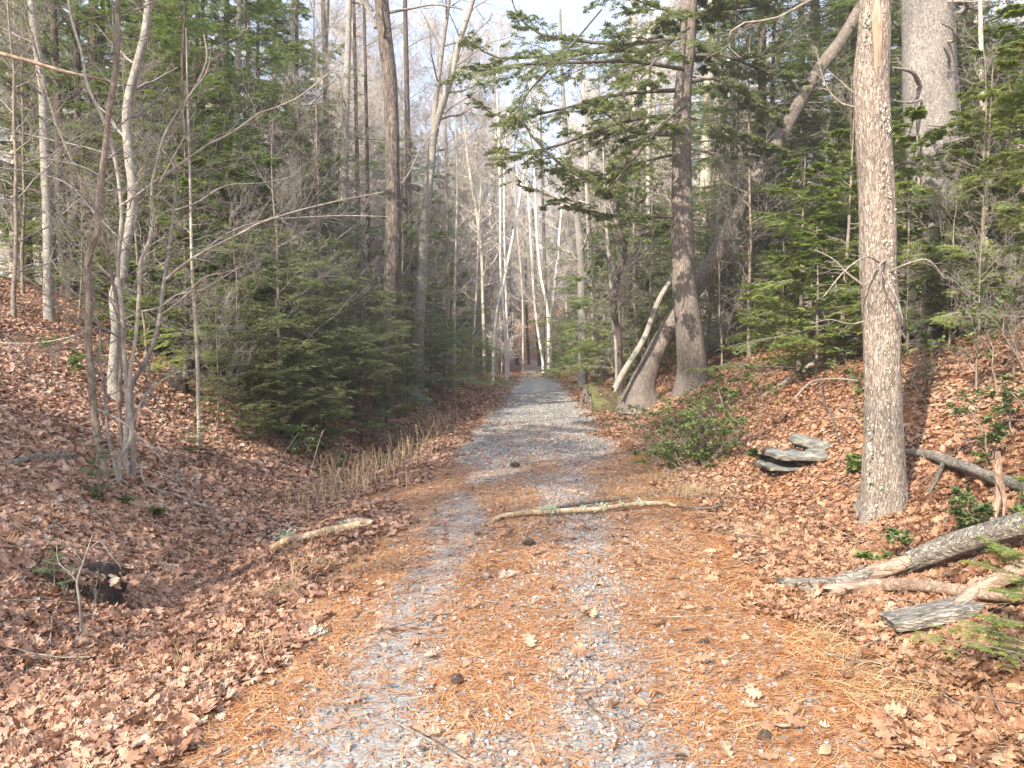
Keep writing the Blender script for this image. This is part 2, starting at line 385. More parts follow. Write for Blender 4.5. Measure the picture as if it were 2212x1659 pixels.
def soilmat():
    m, t, b = newmat('root_soil'); v = coords(t, (14, 14, 3))
    n = N(t, 'ShaderNodeTexNoise', Scale=2., Detail=8., Roughness=.75); t.links.new(v, n.inputs['Vector'])
    c = ramp(t, [(.35, (.02, .014, .010)), (.6, (.08, .055, .04)), (.8, (.2, .15, .11))], n.outputs['Fac'])
    t.links.new(c.outputs[0], b.inputs['Base Color']); b.inputs['Roughness'].default_value = 1
    bp = N(t, 'ShaderNodeBump', Strength=1., Distance=.05); t.links.new(n.outputs['Fac'], bp.inputs['Height']); t.links.new(bp.outputs[0], b.inputs['Normal']); return m
M['soil'] = soilmat()

# ground: leaf litter under everything, orange needle mat near the path
def groundmat():
    m, t, b = newmat('forest_floor'); v = coords(t, (1, 1, 1))
    vo = N(t, 'ShaderNodeTexVoronoi', Scale=16.); t.links.new(v, vo.inputs['Vector'])
    sc = N(t, 'ShaderNodeSeparateColor'); t.links.new(vo.outputs['Color'], sc.inputs[0])
    leaf = ramp(t, [(0, (.07, .028, .015)), (.35, (.19, .08, .038)), (.65, (.32, .15, .075)), (.9, (.44, .25, .14)), (1, (.50, .36, .27))], sc.outputs[0])
    nd = N(t, 'ShaderNodeTexNoise', Scale=70., Detail=4., Roughness=.7); t.links.new(coords(t, (.35, 1, 1)), nd.inputs['Vector'])
    need = ramp(t, [(.3, (.16, .055, .018)), (.5, (.38, .15, .045)), (.7, (.56, .27, .09))], nd.outputs['Fac'])
    a = t.nodes.new('ShaderNodeAttribute'); a.attribute_name = 'needle'
    n3 = N(t, 'ShaderNodeTexNoise', Scale=6., Detail=6., Roughness=.7); t.links.new(v, n3.inputs['Vector'])
    ad = N(t, 'ShaderNodeMath', _operation='ADD'); t.links.new(a.outputs['Fac'], ad.inputs[0]); t.links.new(n3.outputs['Fac'], ad.inputs[1])
    f = ramp(t, [(.85, (0, 0, 0)), (1.0, (1, 1, 1))], ad.outputs[0])
    c = mix(t, leaf.outputs[0], need.outputs[0], f.outputs[0])
    mo = N(t, 'ShaderNodeTexNoise', Scale=.5, Detail=4.); t.links.new(v, mo.inputs['Vector'])
    c = mix(t, c, ramp(t, [(.35, (.75, .72, .7)), (.65, (1.1, 1.08, 1.05))], mo.outputs['Fac']).outputs[0], 1., 'MULTIPLY')
    t.links.new(c, b.inputs['Base Color']); b.inputs['Roughness'].default_value = .9
    b.inputs['Specular IOR Level'].default_value = .15
    bp = N(t, 'ShaderNodeBump', Strength=.8, Distance=.03); t.links.new(vo.outputs['Distance'], bp.inputs['Height']); t.links.new(bp.outputs[0], b.inputs['Normal'])
    return m
def pathmat():
    m, t, b = newmat('gravel_and_needles'); v = coords(t, (1, 1, 1))
    vo = N(t, 'ShaderNodeTexVoronoi', Scale=48., Randomness=1.); t.links.new(v, vo.inputs['Vector'])
    sc = N(t, 'ShaderNodeSeparateColor'); t.links.new(vo.outputs['Color'], sc.inputs[0])
    gr = ramp(t, [(0, (.19, .165, .135)), (.5, (.33, .287, .238)), (.85, (.45, .40, .335)), (1, (.57, .51, .43))], sc.outputs[0])
    fn = N(t, 'ShaderNodeTexNoise', Scale=160., Detail=3., Roughness=.8); t.links.new(v, fn.inputs['Vector'])
    fine = ramp(t, [(.3, (.155, .143, .128)), (.5, (.28, .26, .233)), (.75, (.42, .395, .355))], fn.outputs['Fac'])
    nd = N(t, 'ShaderNodeTexNoise', Scale=70., Detail=5., Roughness=.75); t.links.new(coords(t, (.35, 1, 1)), nd.inputs['Vector'])
    need = ramp(t, [(.3, (.20, .11, .06)), (.5, (.35, .20, .11)), (.7, (.50, .34, .21))], nd.outputs['Fac'])
    n3 = N(t, 'ShaderNodeTexNoise', Scale=7., Detail=8., Roughness=.75); t.links.new(coords(t, (1, .7, 1)), n3.inputs['Vector'])
    def m01(an, lo, hi):
        a = t.nodes.new('ShaderNodeAttribute'); a.attribute_name = an
        ad = N(t, 'ShaderNodeMath', _operation='ADD'); t.links.new(a.outputs['Fac'], ad.inputs[0]); t.links.new(n3.outputs['Fac'], ad.inputs[1])
        return ramp(t, [(lo, (0, 0, 0)), (hi, (1, 1, 1))], ad.outputs[0]).outputs[0]
    half = N(t, 'ShaderNodeMath', _operation='MULTIPLY'); 
    c = mix(t, gr.outputs[0], fine.outputs[0], m01('track', .70, 1.05))
    c = mix(t, c, need.outputs[0], m01('needle', .74, 1.18))
    t.links.new(c, b.inputs['Base Color']); b.inputs['Roughness'].default_value = .92
    b.inputs['Specular IOR Level'].default_value = .15
    hg = mix(t, vo.outputs['Distance'], fn.outputs['Fac'], .4)
    bp = N(t, 'ShaderNodeBump', Strength=.9, Distance=.012); t.links.new(hg, bp.inputs['Height']); t.links.new(bp.outputs[0], b.inputs['Normal'])
    return m

def nd_mask(x, y):            # how much the orange needles cover, 0..1
    u = x-cx(y)
    u = u+(fbm(y*.9+4, x*.6, 3)-.5)*.35; tr = np.maximum(np.exp(-((u+.54)/.31)**2)*ss(.10, .40, fbm(x*.7+2, y*.9+6, 3)), .9*np.exp(-((u-.52)/.28)**2)*ss(.15, .45, fbm(x*.8+7, y*1.3, 3)))
    near = 1-ss(8.5, 12.5, y+1.2*(fbm(x*.8, y*.8, 2)-.5))
    edge = ss(.9, 1.25, np.abs(u))
    patch = fbm(x*1.5+9, y*.9, 3)
    mid = np.exp(-(((u-.05)/.30)**2))
    edge = np.clip(edge+.9*ss(26, 45, y), 0, 1.5); m = near*(.80-.95*tr-.42*mid*ss(.62, .42, patch)) + (1-near)*(edge*.55 - .1) + (patch-.5)*.7
    return np.clip(m, 0, 1)
def tr_mask(x, y):
    u = x-cx(y)
    return np.clip(np.maximum(np.exp(-((u+.52)/.25)**2), .85*np.exp(-((u-.52)/.28)**2))*(.8)+(fbm(x*2, y*1.5, 3)-.5)*.6, 0, 1)
def grid(xs, ys, lift=0, uoff=False):
    X, Y = np.meshgrid(xs, ys)
    if uoff: X = X*(1-.25*ss(11, 24, Y)-.10*ss(30, 50, Y))+cx(Y)+(fbm(Y*1.3+40*(np.sign(xs)[None]), X*0+3, 3)-.5)*.5*(np.abs(xs)[None] > .9)
    Z = H(X, Y)+lift
    V = np.stack([X, Y, Z], -1).reshape(-1, 3)
    nx, ny = len(xs), len(ys); i = np.arange(ny-1)[:, None]*nx+np.arange(nx-1)[None]
    return V, np.stack([i, i+1, i+nx+1, i+nx], -1).reshape(-1, 4)
def attr(o, name, vals):
    a = o.data.attributes.new(name, 'FLOAT', 'POINT'); a.data.foreach_set('value', vals.astype(np.float32))
sgn = np.linspace(-1, 1, 321)
xs = np.sign(sgn)*(np.abs(sgn)*9+np.abs(sgn)**5*260)
ys = np.concatenate([np.arange(-12, 1, .4), np.arange(1, 20, .07), 20+np.cumsum(.07*1.035**np.arange(1, 150))])
ys = ys[ys < 400]
ys = np.concatenate([np.linspace(-200, -13, 12), ys, [420.]]) if ys[-1] < 400 else ys
V, Fc = grid(xs, ys)
g = obj('ground', [(V, Fc)], groundmat(), smooth=True); tag(g, kind='structure')
uu = np.abs(V[:, 0]-cx(V[:, 1]))
attr(g, 'needle', np.clip((1-ss(1.2, 2.3, uu+(fbm(V[:, 0]*1.1, V[:, 1]*1.1, 3)-.5)*1.6))*(1-ss(10, 16, V[:, 1]))*.8 + .5*(V[:, 0] > 2.5)*(fbm(V[:, 0]*.5, V[:, 1]*.5, 3)), 0, 1))
px = np.linspace(-1.42, 1.42, 61)
V, Fc = grid(px, np.concatenate([np.arange(-6, 24, .06), 24+np.cumsum(.06*1.03**np.arange(1, 120))]), .006, True)
p = obj('gravel_path', [(V, Fc)], pathmat(), smooth=True); tag(p, kind='structure')
attr(p, 'needle', nd_mask(V[:, 0], V[:, 1])); attr(p, 'track', tr_mask(V[:, 0], V[:, 1]))

# ------------------------------------------------------------------ litter: leaves, needles, gravel (beyond counting)
rng = np.random.default_rng(11)
def infrustum(x, y, pad=.06):
    return (np.abs(x) < y*(.663+pad)+.4) & (y > 1.6)
def slope_frame(x, y):
    e = .05
    nx = -(H(x+e, y)-H(x-e, y))/(2*e); ny = -(H(x, y+e)-H(x, y-e))/(2*e)
    return norm(np.stack([nx, ny, np.ones_like(nx)], -1))
# oak leaf template: spine + lobed sides
_sp = np.array([0, .10, .22, .34, .46, .58, .70, .82, 1.0]); _hw = np.array([.015, .14, .10, .34, .16, .40, .15, .27, .02])
_T3 = np.stack([np.concatenate([_sp, _sp+.06, _sp+.06]), np.concatenate([_sp*0, _hw, -_hw])], -1); _T3[8, 0] = 1; _T3[17, 0] = 1.0; _T3[26, 0] = 1.0
_i = np.arange(8)
_F3 = np.concatenate([np.stack([_i, _i+1, _i+10, _i+9], -1), np.stack([_i+1, _i, _i+18, _i+19], -1)])
def _tp(sp, hw, dx=.06):
    t = np.stack([np.concatenate([sp, sp+dx, sp+dx]), np.concatenate([sp*0, hw, -hw])], -1); t[17, 0] = 1; t[26, 0] = 1; return t
_T3b = _tp(_sp, np.array([.01, .10, .20, .26, .28, .26, .20, .12, .01]), 0)            # plain oval leaf
_T3c = _tp(_sp, np.array([.02, .10, .07, .24, .10, .30, .11, .20, .03])); _T3c[9:18, 1] *= .5   # folded, broken leaf
_T3d = _tp(_sp, np.array([.015, .30, .12, .46, .20, .34, .12, .16, .02]), .10)          # wide pointed lobes
_T1 = np.array([[0, 0], [.35, .28], [.7, .22], [1, 0], [.65, -.24], [.3, -.26], [.5, 0]]); _F1 = np.array([[0, 1, 6], [1, 2, 6], [2, 3, 6], [3, 4, 6], [4, 5, 6], [5, 0, 6]])
def leaves(x, y, size, tpl, fc, curl=.25, tilt=.35, lift=.0, rnd=None, z=None):
    n = len(x); Nn = norm(slope_frame(x, y)+rng.normal(0, tilt, (n, 3))*np.array([1, 1, .3]))
    a = rng.random(n)*6.283; d0 = np.stack([np.cos(a), np.sin(a), 0*a], -1)
    U = norm(d0-Nn*(d0*Nn).sum(-1, keepdims=True)); W = np.cross(Nn, U)
    s = size*np.clip(np.exp(rng.normal(-.05, .32, n)), .4, 1.5); cu = rng.normal(0, curl, n); cw = rng.normal(0, curl*1.6, n)
    tx = tpl[None, :, 0]; ty = tpl[None, :, 1]*rng.uniform(.75, 1.15, (n, 1))
    tz = cu[:, None]*(tx-.5)**2*1.6+cw[:, None]*ty**2*2+.05*rng.normal(0, 1, (n, 1))*tx*ty*6
    zz = (H(x, y) if z is None else z)+rng.random(n)*.035+.008+lift+s*.12*rng.random(n)
    b = np.stack([x, y, zz], -1)
    V = b[:, None]+s[:, None, None]*((tx-.5)[..., None]*U[:, None]+ty[..., None]*W[:, None]+tz[..., None]*Nn[:, None])
    k = len(tpl); Fq = (np.arange(n)[:, None, None]*k+fc[None]).reshape(-1, fc.shape[1])
    r = rng.random(n) if rnd is None else rnd
    return V.reshape(-1, 3), Fq, np.repeat(r, len(fc))
def scatter(n, x0, x1, y0, y1, dens, ypow=1.0):
    x = rng.uniform(x0, x1, n); y = y0+(y1-y0)*rng.random(n)**ypow
    k = infrustum(x, y) & (rng.random(n) < dens(x, y)); return x[k], y[k]
def ldens(x, y):
    u = x-cx(y); e = np.abs(u)+(fbm(x*1.3, y*1.3, 3)-.5)*1.3
    lim = np.where(u < 0, 1.30, 1.75-.5*ss(9, 14, y))-.38*ss(12, 24, y)-.75*ss(30, 48, y)
    d = ss(lim-.12, lim+.25, e)
    d = d*np.where((u > 2.6), .55, 1)
    return d + .02*(rng.random(len(x)) < .6)
def lrnd(x, y): 
    c = fbm(x*.9+3, y*.9+8, 3); return np.clip(rng.random(len(x))*.75+.25*rng.random(len(x))+(c-.5)*.7, 0, 1)
lf_l, lf_r = [], []
for (n, y0, y1, sz, T, Fc_, pw) in ((165000, 1.6, 7, .063, _T3, _F3, 1), (170000, 7, 16, .068, _T1, _F1, 1), (120000, 16, 45, .10, _T1[[0, 1, 3, 4]], np.array([[0, 1, 2, 3]]), 1.3)):
    for sg, lst in ((-1, lf_l), (1, lf_r)):
        x, y = scatter(n, min(0, sg*(.72*y1+1)), max(0, sg*(.72*y1+1)), y0, y1, ldens, pw)
        for q, (TT, cu, kk) in enumerate(((T, .25, 1.15), (_T3b if T is _T3 else T, .4, .8), (_T3c if T is _T3 else T, .7, .85), (_T3d if T is _T3 else T, .3, 1.1))):
            m_ = np.arange(len(x)) % 4 == q; lst.append(leaves(x[m_], y[m_], sz*kk*(.86 if sg > 0 and y0 > 2 else 1), TT, Fc_, cu, tilt=.32+.12*q, rnd=lrnd(x[m_], y[m_])))
tag(obj('fallen_leaves', lf_l, M['leaf2']), 'brown oak leaves covering the ditch and bank left of the path', 'leaf litter', kind='stuff')
tag(obj('fallen_leaves', lf_r, M['leaf']), 'orange brown oak leaves covering the bank right of the path', 'leaf litter', kind='stuff')
def needles(n, y0, y1, ln, wd, wx=1, base=.10):
    x = rng.uniform(-2.6*wx, 3.2*wx, n); y = y0+(y1-y0)*rng.random(n)
    u = x-cx(y); m = nd_mask(x, y)*(np.abs(u) < 1.35)+(np.abs(u) >= 1.35)*(1-ss(1.4, 2.3, np.abs(u)+(fbm(x*1.4, y*1.4, 2)-.5)))*.8
    k = infrustum(x, y) & (rng.random(n) < m*.52+base) ; x = x[k]; y = y[k]; n = len(x)
    a = rng.normal(0, 1.0, n)+fbm(x*1.2, y*1.2, 2)*3-1.5; U = np.stack([np.cos(a), np.sin(a), rng.normal(0, .10, n)], -1); W = np.stack([-np.sin(a), np.cos(a), 0*a], -1)
    L = ln*rng.uniform(.6, 1.3, n); b = np.stack([x, y, H(x, y)+.008+rng.random(n)*.016], -1); bend = (rng.normal(0, .12, n)*L)[:, None]
    h = (L/2)[:, None]; ww = wd/2
    V = np.stack([b-U*h-W*ww, b-U*h+W*ww, b+W*(ww+bend), b+W*(-ww+bend), b+U*h+W*ww, b+U*h-W*ww], 1)
    V[..., 2] = np.maximum(V[..., 2], H(V[..., 0], V[..., 1])+.004)
    i = np.arange(n)[:, None]*6
    Fq = np.concatenate([i+np.array([[0, 1, 2, 3]]), i+np.array([[3, 2, 4, 5]])])
    r = rng.random(n); return V.reshape(-1, 3), Fq, np.concatenate([r, r])
tag(obj('fallen_needles', [needles(120000, 1.7, 5, .10, .0026), needles(110000, 5, 11, .11, .0045), needles(110000, 3, 16, .12, .005, 2.6, .45)], M['needle']),
    'orange fallen pine needles spread over the gravel path', 'pine needles', kind='stuff')
_ph = (1+5**.5)/2
_ico = norm(np.array([(-1, _ph, 0), (1, _ph, 0), (-1, -_ph, 0), (1, -_ph, 0), (0, -1, _ph), (0, 1, _ph), (0, -1, -_ph), (0, 1, -_ph), (_ph, 0, -1), (_ph, 0, 1), (-_ph, 0, -1), (-_ph, 0, 1)], float))
_icf = np.array([(0, 11, 5), (0, 5, 1), (0, 1, 7), (0, 7, 10), (0, 10, 11), (1, 5, 9), (5, 11, 4), (11, 10, 2), (10, 7, 6), (7, 1, 8), (3, 9, 4), (3, 4, 2), (3, 2, 6), (3, 6, 8), (3, 8, 9), (4, 9, 5), (2, 4, 11), (6, 2, 10), (8, 6, 7), (9, 8, 1)])
def stones(n, y0, y1, s0, s1):
    x = rng.uniform(-1.5, 1.9, n); y = y0+(y1-y0)*rng.random(n); u = x-cx(y)
    dens = .34+.60*np.exp(-((u-.12)/.38)**2)*(fbm(x*2, y*2, 2) > .40)+.25*np.exp(-((u-.75)/.35)**2)+.5*ss(9, 12, y)*(np.abs(u) < 1.1)
    dens = dens*(np.abs(u) < 1.5-.4*ss(11, 24, y))*(1-.6*np.exp(-((u+.52)/.18)**2))
    k = infrustum(x, y) & (rng.random(n) < dens); x = x[k]; y = y[k]; n = len(x)
    s = s0+(s1-s0)*rng.random(n)**2.2
    V = _ico[None]*(1+rng.normal(0, .16, (n, 12, 1)))*s[:, None, None]*rng.uniform(.6, 1.1, (n, 1, 3))*np.array([1, 1, .75])
    a = rng.random(n)*6.283; ca = np.cos(a)[:, None]; sa = np.sin(a)[:, None]
    V = np.stack([V[..., 0]*ca-V[..., 1]*sa, V[..., 0]*sa+V[..., 1]*ca, V[..., 2]], -1)
    V += np.stack([x, y, H(x, y)+.007+s*.35], -1)[:, None]
    return V.reshape(-1, 3), (np.arange(n)[:, None, None]*12+_icf[None]).reshape(-1, 3), np.repeat(rng.random(n), 20)
tag(obj('loose_gravel', [stones(34000, 1.7, 5, .004, .017), stones(38000, 5, 11, .006, .017), stones(30000, 11, 26, .01, .022)], M['stone']),
    'loose grey crushed stones scattered along the middle of the path', 'gravel', kind='stuff')

def sticks(n, y0, y1):
    x = rng.uniform(-8, 8, n); y = y0+(y1-y0)*rng.random(n); u = np.abs(x-cx(y)); k = infrustum(x, y) & (rng.random(n) < np.where(u > 1.6, 1, .12)); x = x[k]; y = y[k]; n = len(x)
    a = rng.random(n)*6.283; L = rng.uniform(.05, .16, n)+.35*rng.random(n)**5; m = 6; s = np.linspace(-1, 1, m)[None]
    wob = np.cumsum(rng.normal(0, .05, (n, m)), 1)*L[:, None]; X = x[:, None]+np.cos(a)[:, None]*s*L[:, None]-np.sin(a)[:, None]*wob; Y = y[:, None]+np.sin(a)[:, None]*s*L[:, None]+np.cos(a)[:, None]*wob
    Z = H(X, Y)+.03+.03*rng.random((n, 1))+s*rng.normal(0, .12, (n, 1))*L[:, None]
    r_ = rng.uniform(.0015, .005, n)*(.6+L*2); return tubes(np.stack([X, Y, Z], -1), r_[:, None]*np.linspace(1, .5, m)[None], k=4)
tag(obj('twig_litter', sticks(2600, 2, 9)+sticks(2600, 9, 20), M['twig_l'], None, True), 'small broken twigs strewn over the leaves on both banks', 'twigs', kind='stuff')

# ------------------------------------------------------------------ tree builders
def bare_proto(h, r, seed, nb=16, t0=.35, lean=0, bl=.28, twn=(7, 6, 4), pale=None, tw=.0035, ang=48, crook=.06):
    g_ = np.random.default_rng(seed); n = 14
    z = np.linspace(0, h, n); wob = np.cumsum(g_.normal(0, crook, (n, 2)), 0)*h/14; wob -= wob[0]
    P = np.stack([wob[:, 0]+lean*z, wob[:, 1], z], -1)[None]; Rr = (r*(1-.8*(z/h)**1.1))[None]; Rr[0, 0] *= 1.35
    parts = []
    B1 = spawn(P, Rr, g_, nb, t0, .99, ang, bl, 8, .5, .22, .10, prof=.55, rmin=tw)
    B2 = spawn(*B1, g_, twn[0], .2, 1, 42, .5, 6, .6, .12, .14, prof=.4, rmin=tw)
    B3 = spawn(*B2, g_, twn[1], .15, 1, 42, .55, 5, .65, .1, .16, prof=.3, rmin=tw)
    parts += tubes(*B1, k=5, cap=False)+tubes(*B2, k=4)+tubes(*B3, k=3)
    if twn[2]:
        B4 = spawn(*B3, g_, twn[2], .15, 1, 42, .6, 4, .8, .05, .18, prof=.3, rmin=tw)
        parts += tubes(*B4, k=3)
    return tubes(P, Rr, k=10, rough=.06, seed=seed), parts
def hemlock_proto(h, r, seed, nb=46, t0=.12, L=.24, n2=12, n3=7, nbl=12, bl=.07, bw=.022, droop=-.18, top=1., tw=.003, ang=82, prof=.8, crook=.02):
    g_ = np.random.default_rng(seed); n = 12
    z = np.linspace(0, h, n); wob = np.cumsum(g_.normal(0, crook, (n, 2)), 0)*h/12; wob -= wob[0]
    P = np.stack([wob[:, 0], wob[:, 1], z], -1)[None]; Rr = (r*(1-.88*z/h))[None]; Rr[0, 0] *= 1.35
    B1 = spawn(P, Rr, g_, nb, t0, .995, ang, L, 8, .30, droop, .05, prof=prof, rmin=tw*1.6)
    B2 = spawn(*B1, g_, n2, .12, 1, 52, .42, 5, .5, -.10, .07, True, prof=.55, rmin=tw)
    B3 = spawn(*B2, g_, n3, .1, 1, 45, .50, 4, .7, -.08, .07, True, prof=.4, rmin=tw)
    wood = tubes(*B1, k=5, cap=False)+tubes(*B2, k=3)+tubes(*B3, k=3)
    fol = [blades(B3[0], g_, nbl, bl, bw), blades(B2[0], g_, nbl, bl, bw, t0=.3)]
    return tubes(P, Rr, k=9, rough=.05, seed=seed), wood, fol
def mk_bare(name, label, cat, parts, mt, mb, loc=(0, 0, 0), group=None):
    t = thing(name, label, cat, loc, group)
    obj('trunk', parts[0], mt, t, True, local=True); obj('crown', parts[1], mb, t, True, local=True); return t
def mk_hem(name, label, cat, parts, mt, mb, mf, loc=(0, 0, 0), group=None):
    t = thing(name, label, cat, loc, group)
    obj('trunk', parts[0], mt, t, True, local=True); c = obj('crown', parts[1], mb, t, True, local=True)
    f = obj('foliage', parts[2], mf, None, False); f.parent = c; return t
class Kind:                    # first placement moves the prototype, later ones copy it with its parts
    def __init__(s, make): s.make = make; s.p = None
    def put(s, x, y, rz, sc, label, group, z=None):
        if s.p is None: s.p = s.make(); o = s.p
        else: o = copy_tree(s.p)
        o.location = (x, y, (float(H(x, y)) if z is None else z)-.05*sc); o.rotation_euler = (random.gauss(0, .02), random.gauss(0, .02), rz); o.scale = (sc, sc, sc*random.uniform(.92, 1.08))
        o['label'] = label; o['group'] = group
        return o
def stem_thing(name, label, cat, stem, mat, d, k=10, rough=.05, n=None, branches=(), spawnargs=(), matb=None, extra=None, group=None, base=None, seed=1, folmat=None):
    """hand-placed tree: traced trunk, traced limbs, random finer twigs"""
    P, Rr = traced(stem, d, n)
    if base is not None: P = np.concatenate([[P[0]-np.array([0, 0, base])], P]); Rr = np.concatenate([[Rr[0]*1.15], Rr])
    t = thing(name, label, cat, tuple(P[0]), group)
    obj('trunk', tubes(P, Rr, k=k, rough=rough, seed=seed, flare=.9 if k > 70 else .5 if k >= 18 else 0), mat, t, True)
    g_ = np.random.default_rng(seed); W = []; Fo = []
    lim = []
    for b in branches:
        bp, br = traced(b, d, 12); lim.append((bp, br))
    if lim:
        LP = np.array([q[0] for q in lim]); LR = np.array([q[1] for q in lim]); W += tubes(LP, LR, k=6, cap=False)
    else: LP = None
    for sa in spawnargs:
        src = (P[None], Rr[None]) if sa.get('src', 'trunk') == 'trunk' else (LP, LR)
        lv = sa['lv']; cur = src
        for q, a in enumerate(lv):
            cur = spawn(*cur, g_, **a); W += tubes(*cur, k=3 if q else 4, cap=False)
            if sa.get('fol') and q >= len(lv)-sa.get('folv', 1): Fo.append(blades(cur[0], g_, *sa['fol']))
    if W:
        c = obj('crown', W, matb or mat, t, True)
        if Fo:
            f = obj('foliage', [(v-np.array(t.location), a, b) for v, a, b in Fo], folmat or M['hem'], None); f.parent = c
    return t
def lv(n, t0, t1, ang, L, npts=5, **k): return dict(n=n, t0=t0, t1=t1, ang=ang, L=L, npts=npts, **k)
TW = [lv(6, .2, 1, 42, .38, 6, up=.08, wig=.12, rr=.55, rmin=.002), lv(6, .15, 1, 42, .5, 5, up=.05, wig=.14, rr=.6, rmin=.0016)]

# ------------------------------------------------------------------ left side: named trees
stem_thing('young_tree', 'slim brown leaning tree trunk with dark rough base at left, tied to no clump', 'tree',
    [(234, 1075, 22), (225, 1021, 19), (215, 967, 17), (202, 876, 16), (198, 821, 15), (191, 731, 15), (193, 658, 15), (193, 549, 14.5), (207, 509, 14), (215, 418, 13.5), (227, 327, 12.5), (236, 236, 12), (251, 145, 11), (255, 0, 10), (262, -160, 8), (270, -400, 5)],
    M['brownsap'], 7.0, 12, .05, 90, base=.15, seed=3,
    branches=[[(196, 546, 5), (175, 510, 4), (120, 475, 3.4), (60, 440, 2.4), (0, 430, 2)], [(224, 385, 4), (190, 365, 3), (110, 345, 2.4), (0, 330, 2)],
              [(250, 150, 4), (247, 90, 3.2), (243, 20, 2.6), (240, -60, 2)], [(253, 40, 4), (300, 20, 3), (356, -10, 2.2), (420, -60, 2)],
              [(202, 880, 4.5), (255, 905, 4), (309, 949, 3.6), (349, 993, 3), (400, 1058, 2.4), (437, 1152, 1.6)]],
    spawnargs=[dict(src='b', lv=TW), dict(lv=[lv(14, .35, 1, 60, .10, 7, up=.1, wig=.1, rr=.3, rmin=.003)]+TW)], matb=M['twig'])
BST = [  # the many-stemmed clump
    ([(262, 1080, 11), (262, 985, 10.5), (281, 955, 10), (278, 876, 9.5), (282, 804, 9), (295, 712, 8), (300, 640, 7.5), (309, 549, 7), (320, 527, 6.5), (327, 491, 6), (331, 382, 5.5), (340, 345, 5), (352, 300, 4.5), (385, 240, 4), (420, 190, 3.5), (447, 120, 3), (440, 75, 2.4)], 'palestem'),
    ([(280, 1078, 12), (271, 985, 11), (276, 876, 10.5), (269, 767, 10), (264, 676, 9), (256, 603, 8), (262, 444, 7.5), (247, 338, 7), (233, 284, 6.5), (204, 218, 6), (193, 196, 5.5), (175, 109, 5), (153, 36, 4.5), (142, -40, 4)], 'palestem'),
    ([(289, 1076, 12), (287, 912, 11.5), (286, 829, 11), (313, 785, 10), (335, 731, 9.5), (346, 676, 9), (353, 621, 8.5), (364, 549, 8), (367, 527, 7), (375, 455, 6), (378, 364, 5), (352, 326, 4), (320, 290, 3)], 'grey'),
    ([(259, 1062, 6), (233, 931, 6), (227, 858, 5.5), (215, 767, 5), (215, 705, 4.5), (200, 670, 3.5), (150, 620, 3), (110, 560, 2.4)], 'grey'),
    ([(274, 1078, 10), (266, 980, 9), (258, 876, 8.5), (262, 767, 8), (250, 640, 7), (238, 580, 6.5), (225, 500, 6), (180, 400, 5), (135, 300, 4.6), (110, 230, 4), (85, 140, 3.4), (55, 40, 3), (40, -40, 2.4)], 'brownsap')]
BBR = [[(262, 444, 6), (316, 407, 5.5), (349, 382, 5.2), (393, 353, 5), (436, 320, 4.6), (506, 284, 4.2), (567, 240, 3.6), (618, 225, 3.2), (673, 189, 2.8), (735, 135, 2.2)],
       [(360, 603, 6.5), (395, 572, 6), (436, 546, 5.6), (516, 506, 5), (556, 484, 4.6), (620, 462, 4), (735, 433, 3), (828, 415, 2.4)],
       [(440, 542, 4.5), (490, 505, 4), (570, 476, 3.2), (650, 470, 2.8), (735, 466, 2.4), (840, 468, 1.8)],
       [(269, 690, 4.6), (309, 672, 4.4), (345, 665, 4), (382, 636, 3.6), (429, 629, 3.2), (451, 618, 2.8), (516, 578, 2)],
       [(287, 912, 4), (316, 851, 3.4), (356, 818, 3), (389, 803, 2.6), (422, 800, 2)],
       [(345, 395, 4.5), (380, 330, 4), (400, 290, 3.6), (395, 240, 3), (452, 140, 2.6), (455, 110, 2)],
       [(375, 455, 4), (420, 440, 3.4), (490, 400, 3), (560, 396, 2.6), (640, 380, 2)],
       [(348, 680, 3), (400, 640, 3), (440, 600, 2.6), (500, 585, 2), (560, 560, 1.6)],
       [(262, 520, 4), (200, 455, 3.6), (150, 400, 3), (60, 370, 2.4), (0, 362, 2)],
       [(247, 338, 3.6), (190, 320, 3), (100, 300, 2.6), (0, 275, 2.2)],
       [(215, 705, 3), (180, 720, 2.6), (120, 735, 2.2), (60, 742, 1.8), (0, 740, 1.5)],
       [(190, 730, 3.4), (160, 690, 3), (120, 650, 2.6), (70, 610, 2.2), (25, 580, 2)]]
p0 = traced(BST[1][0], 7.3)[0][0]
clump = thing('multi_stem_tree', 'clump of thin pale grey stems forking low on the left bank, bare branches reaching right', 'tree', tuple(p0))
g_ = np.random.default_rng(77); W = []
dd = [7.15, 7.3, 7.35, 7.0, 7.5]
for (st, mt), d_ in zip(BST, dd):
    P, Rr = traced([q+(d_+.25*(i/len(st)),) for i, q in enumerate(st)], d_, 90); P[0, 2] -= .12
    obj('stem', tubes(P, Rr, k=9, rough=.05, seed=int(d_*10)), M[mt], clump, True)
    q = spawn(P[None], Rr[None], g_, 17, .3, .98, 58, .20, 7, .42, .10, .10, rmin=.0035)
    for kk in range(3):
        W += tubes(*q, k=4, cap=False)
        if kk < 2: q = spawn(*q, g_, 5, .2, 1, 42, .45, 5, .6, .06, .13, rmin=.0018)
bps, brs = [], []
for i, b in enumerate(BBR):
    P, Rr = traced([q+(7.3-.35*j/len(b)*(1 if i % 2 else -2),) for j, q in enumerate(b)], 7.2, 14); bps.append(P); brs.append(Rr)
bps = np.array(bps); brs = np.array(brs)
for i in range(len(BBR)): obj('limb', tubes(bps[i], brs[i], k=7, rough=.04, cap=False), M['palestem'], clump, True)
q = spawn(bps, brs, g_, 14, .10, .98, 42, .30, 6, .5, .05, .12, rmin=.003)
q2 = spawn(*q, g_, 5, .2, 1, 40, .5, 5, .6, .05, .14, rmin=.0022); q3 = spawn(*q2, g_, 3, .2, 1, 40, .5, 4, .8, .0, .14, rmin=.0016)
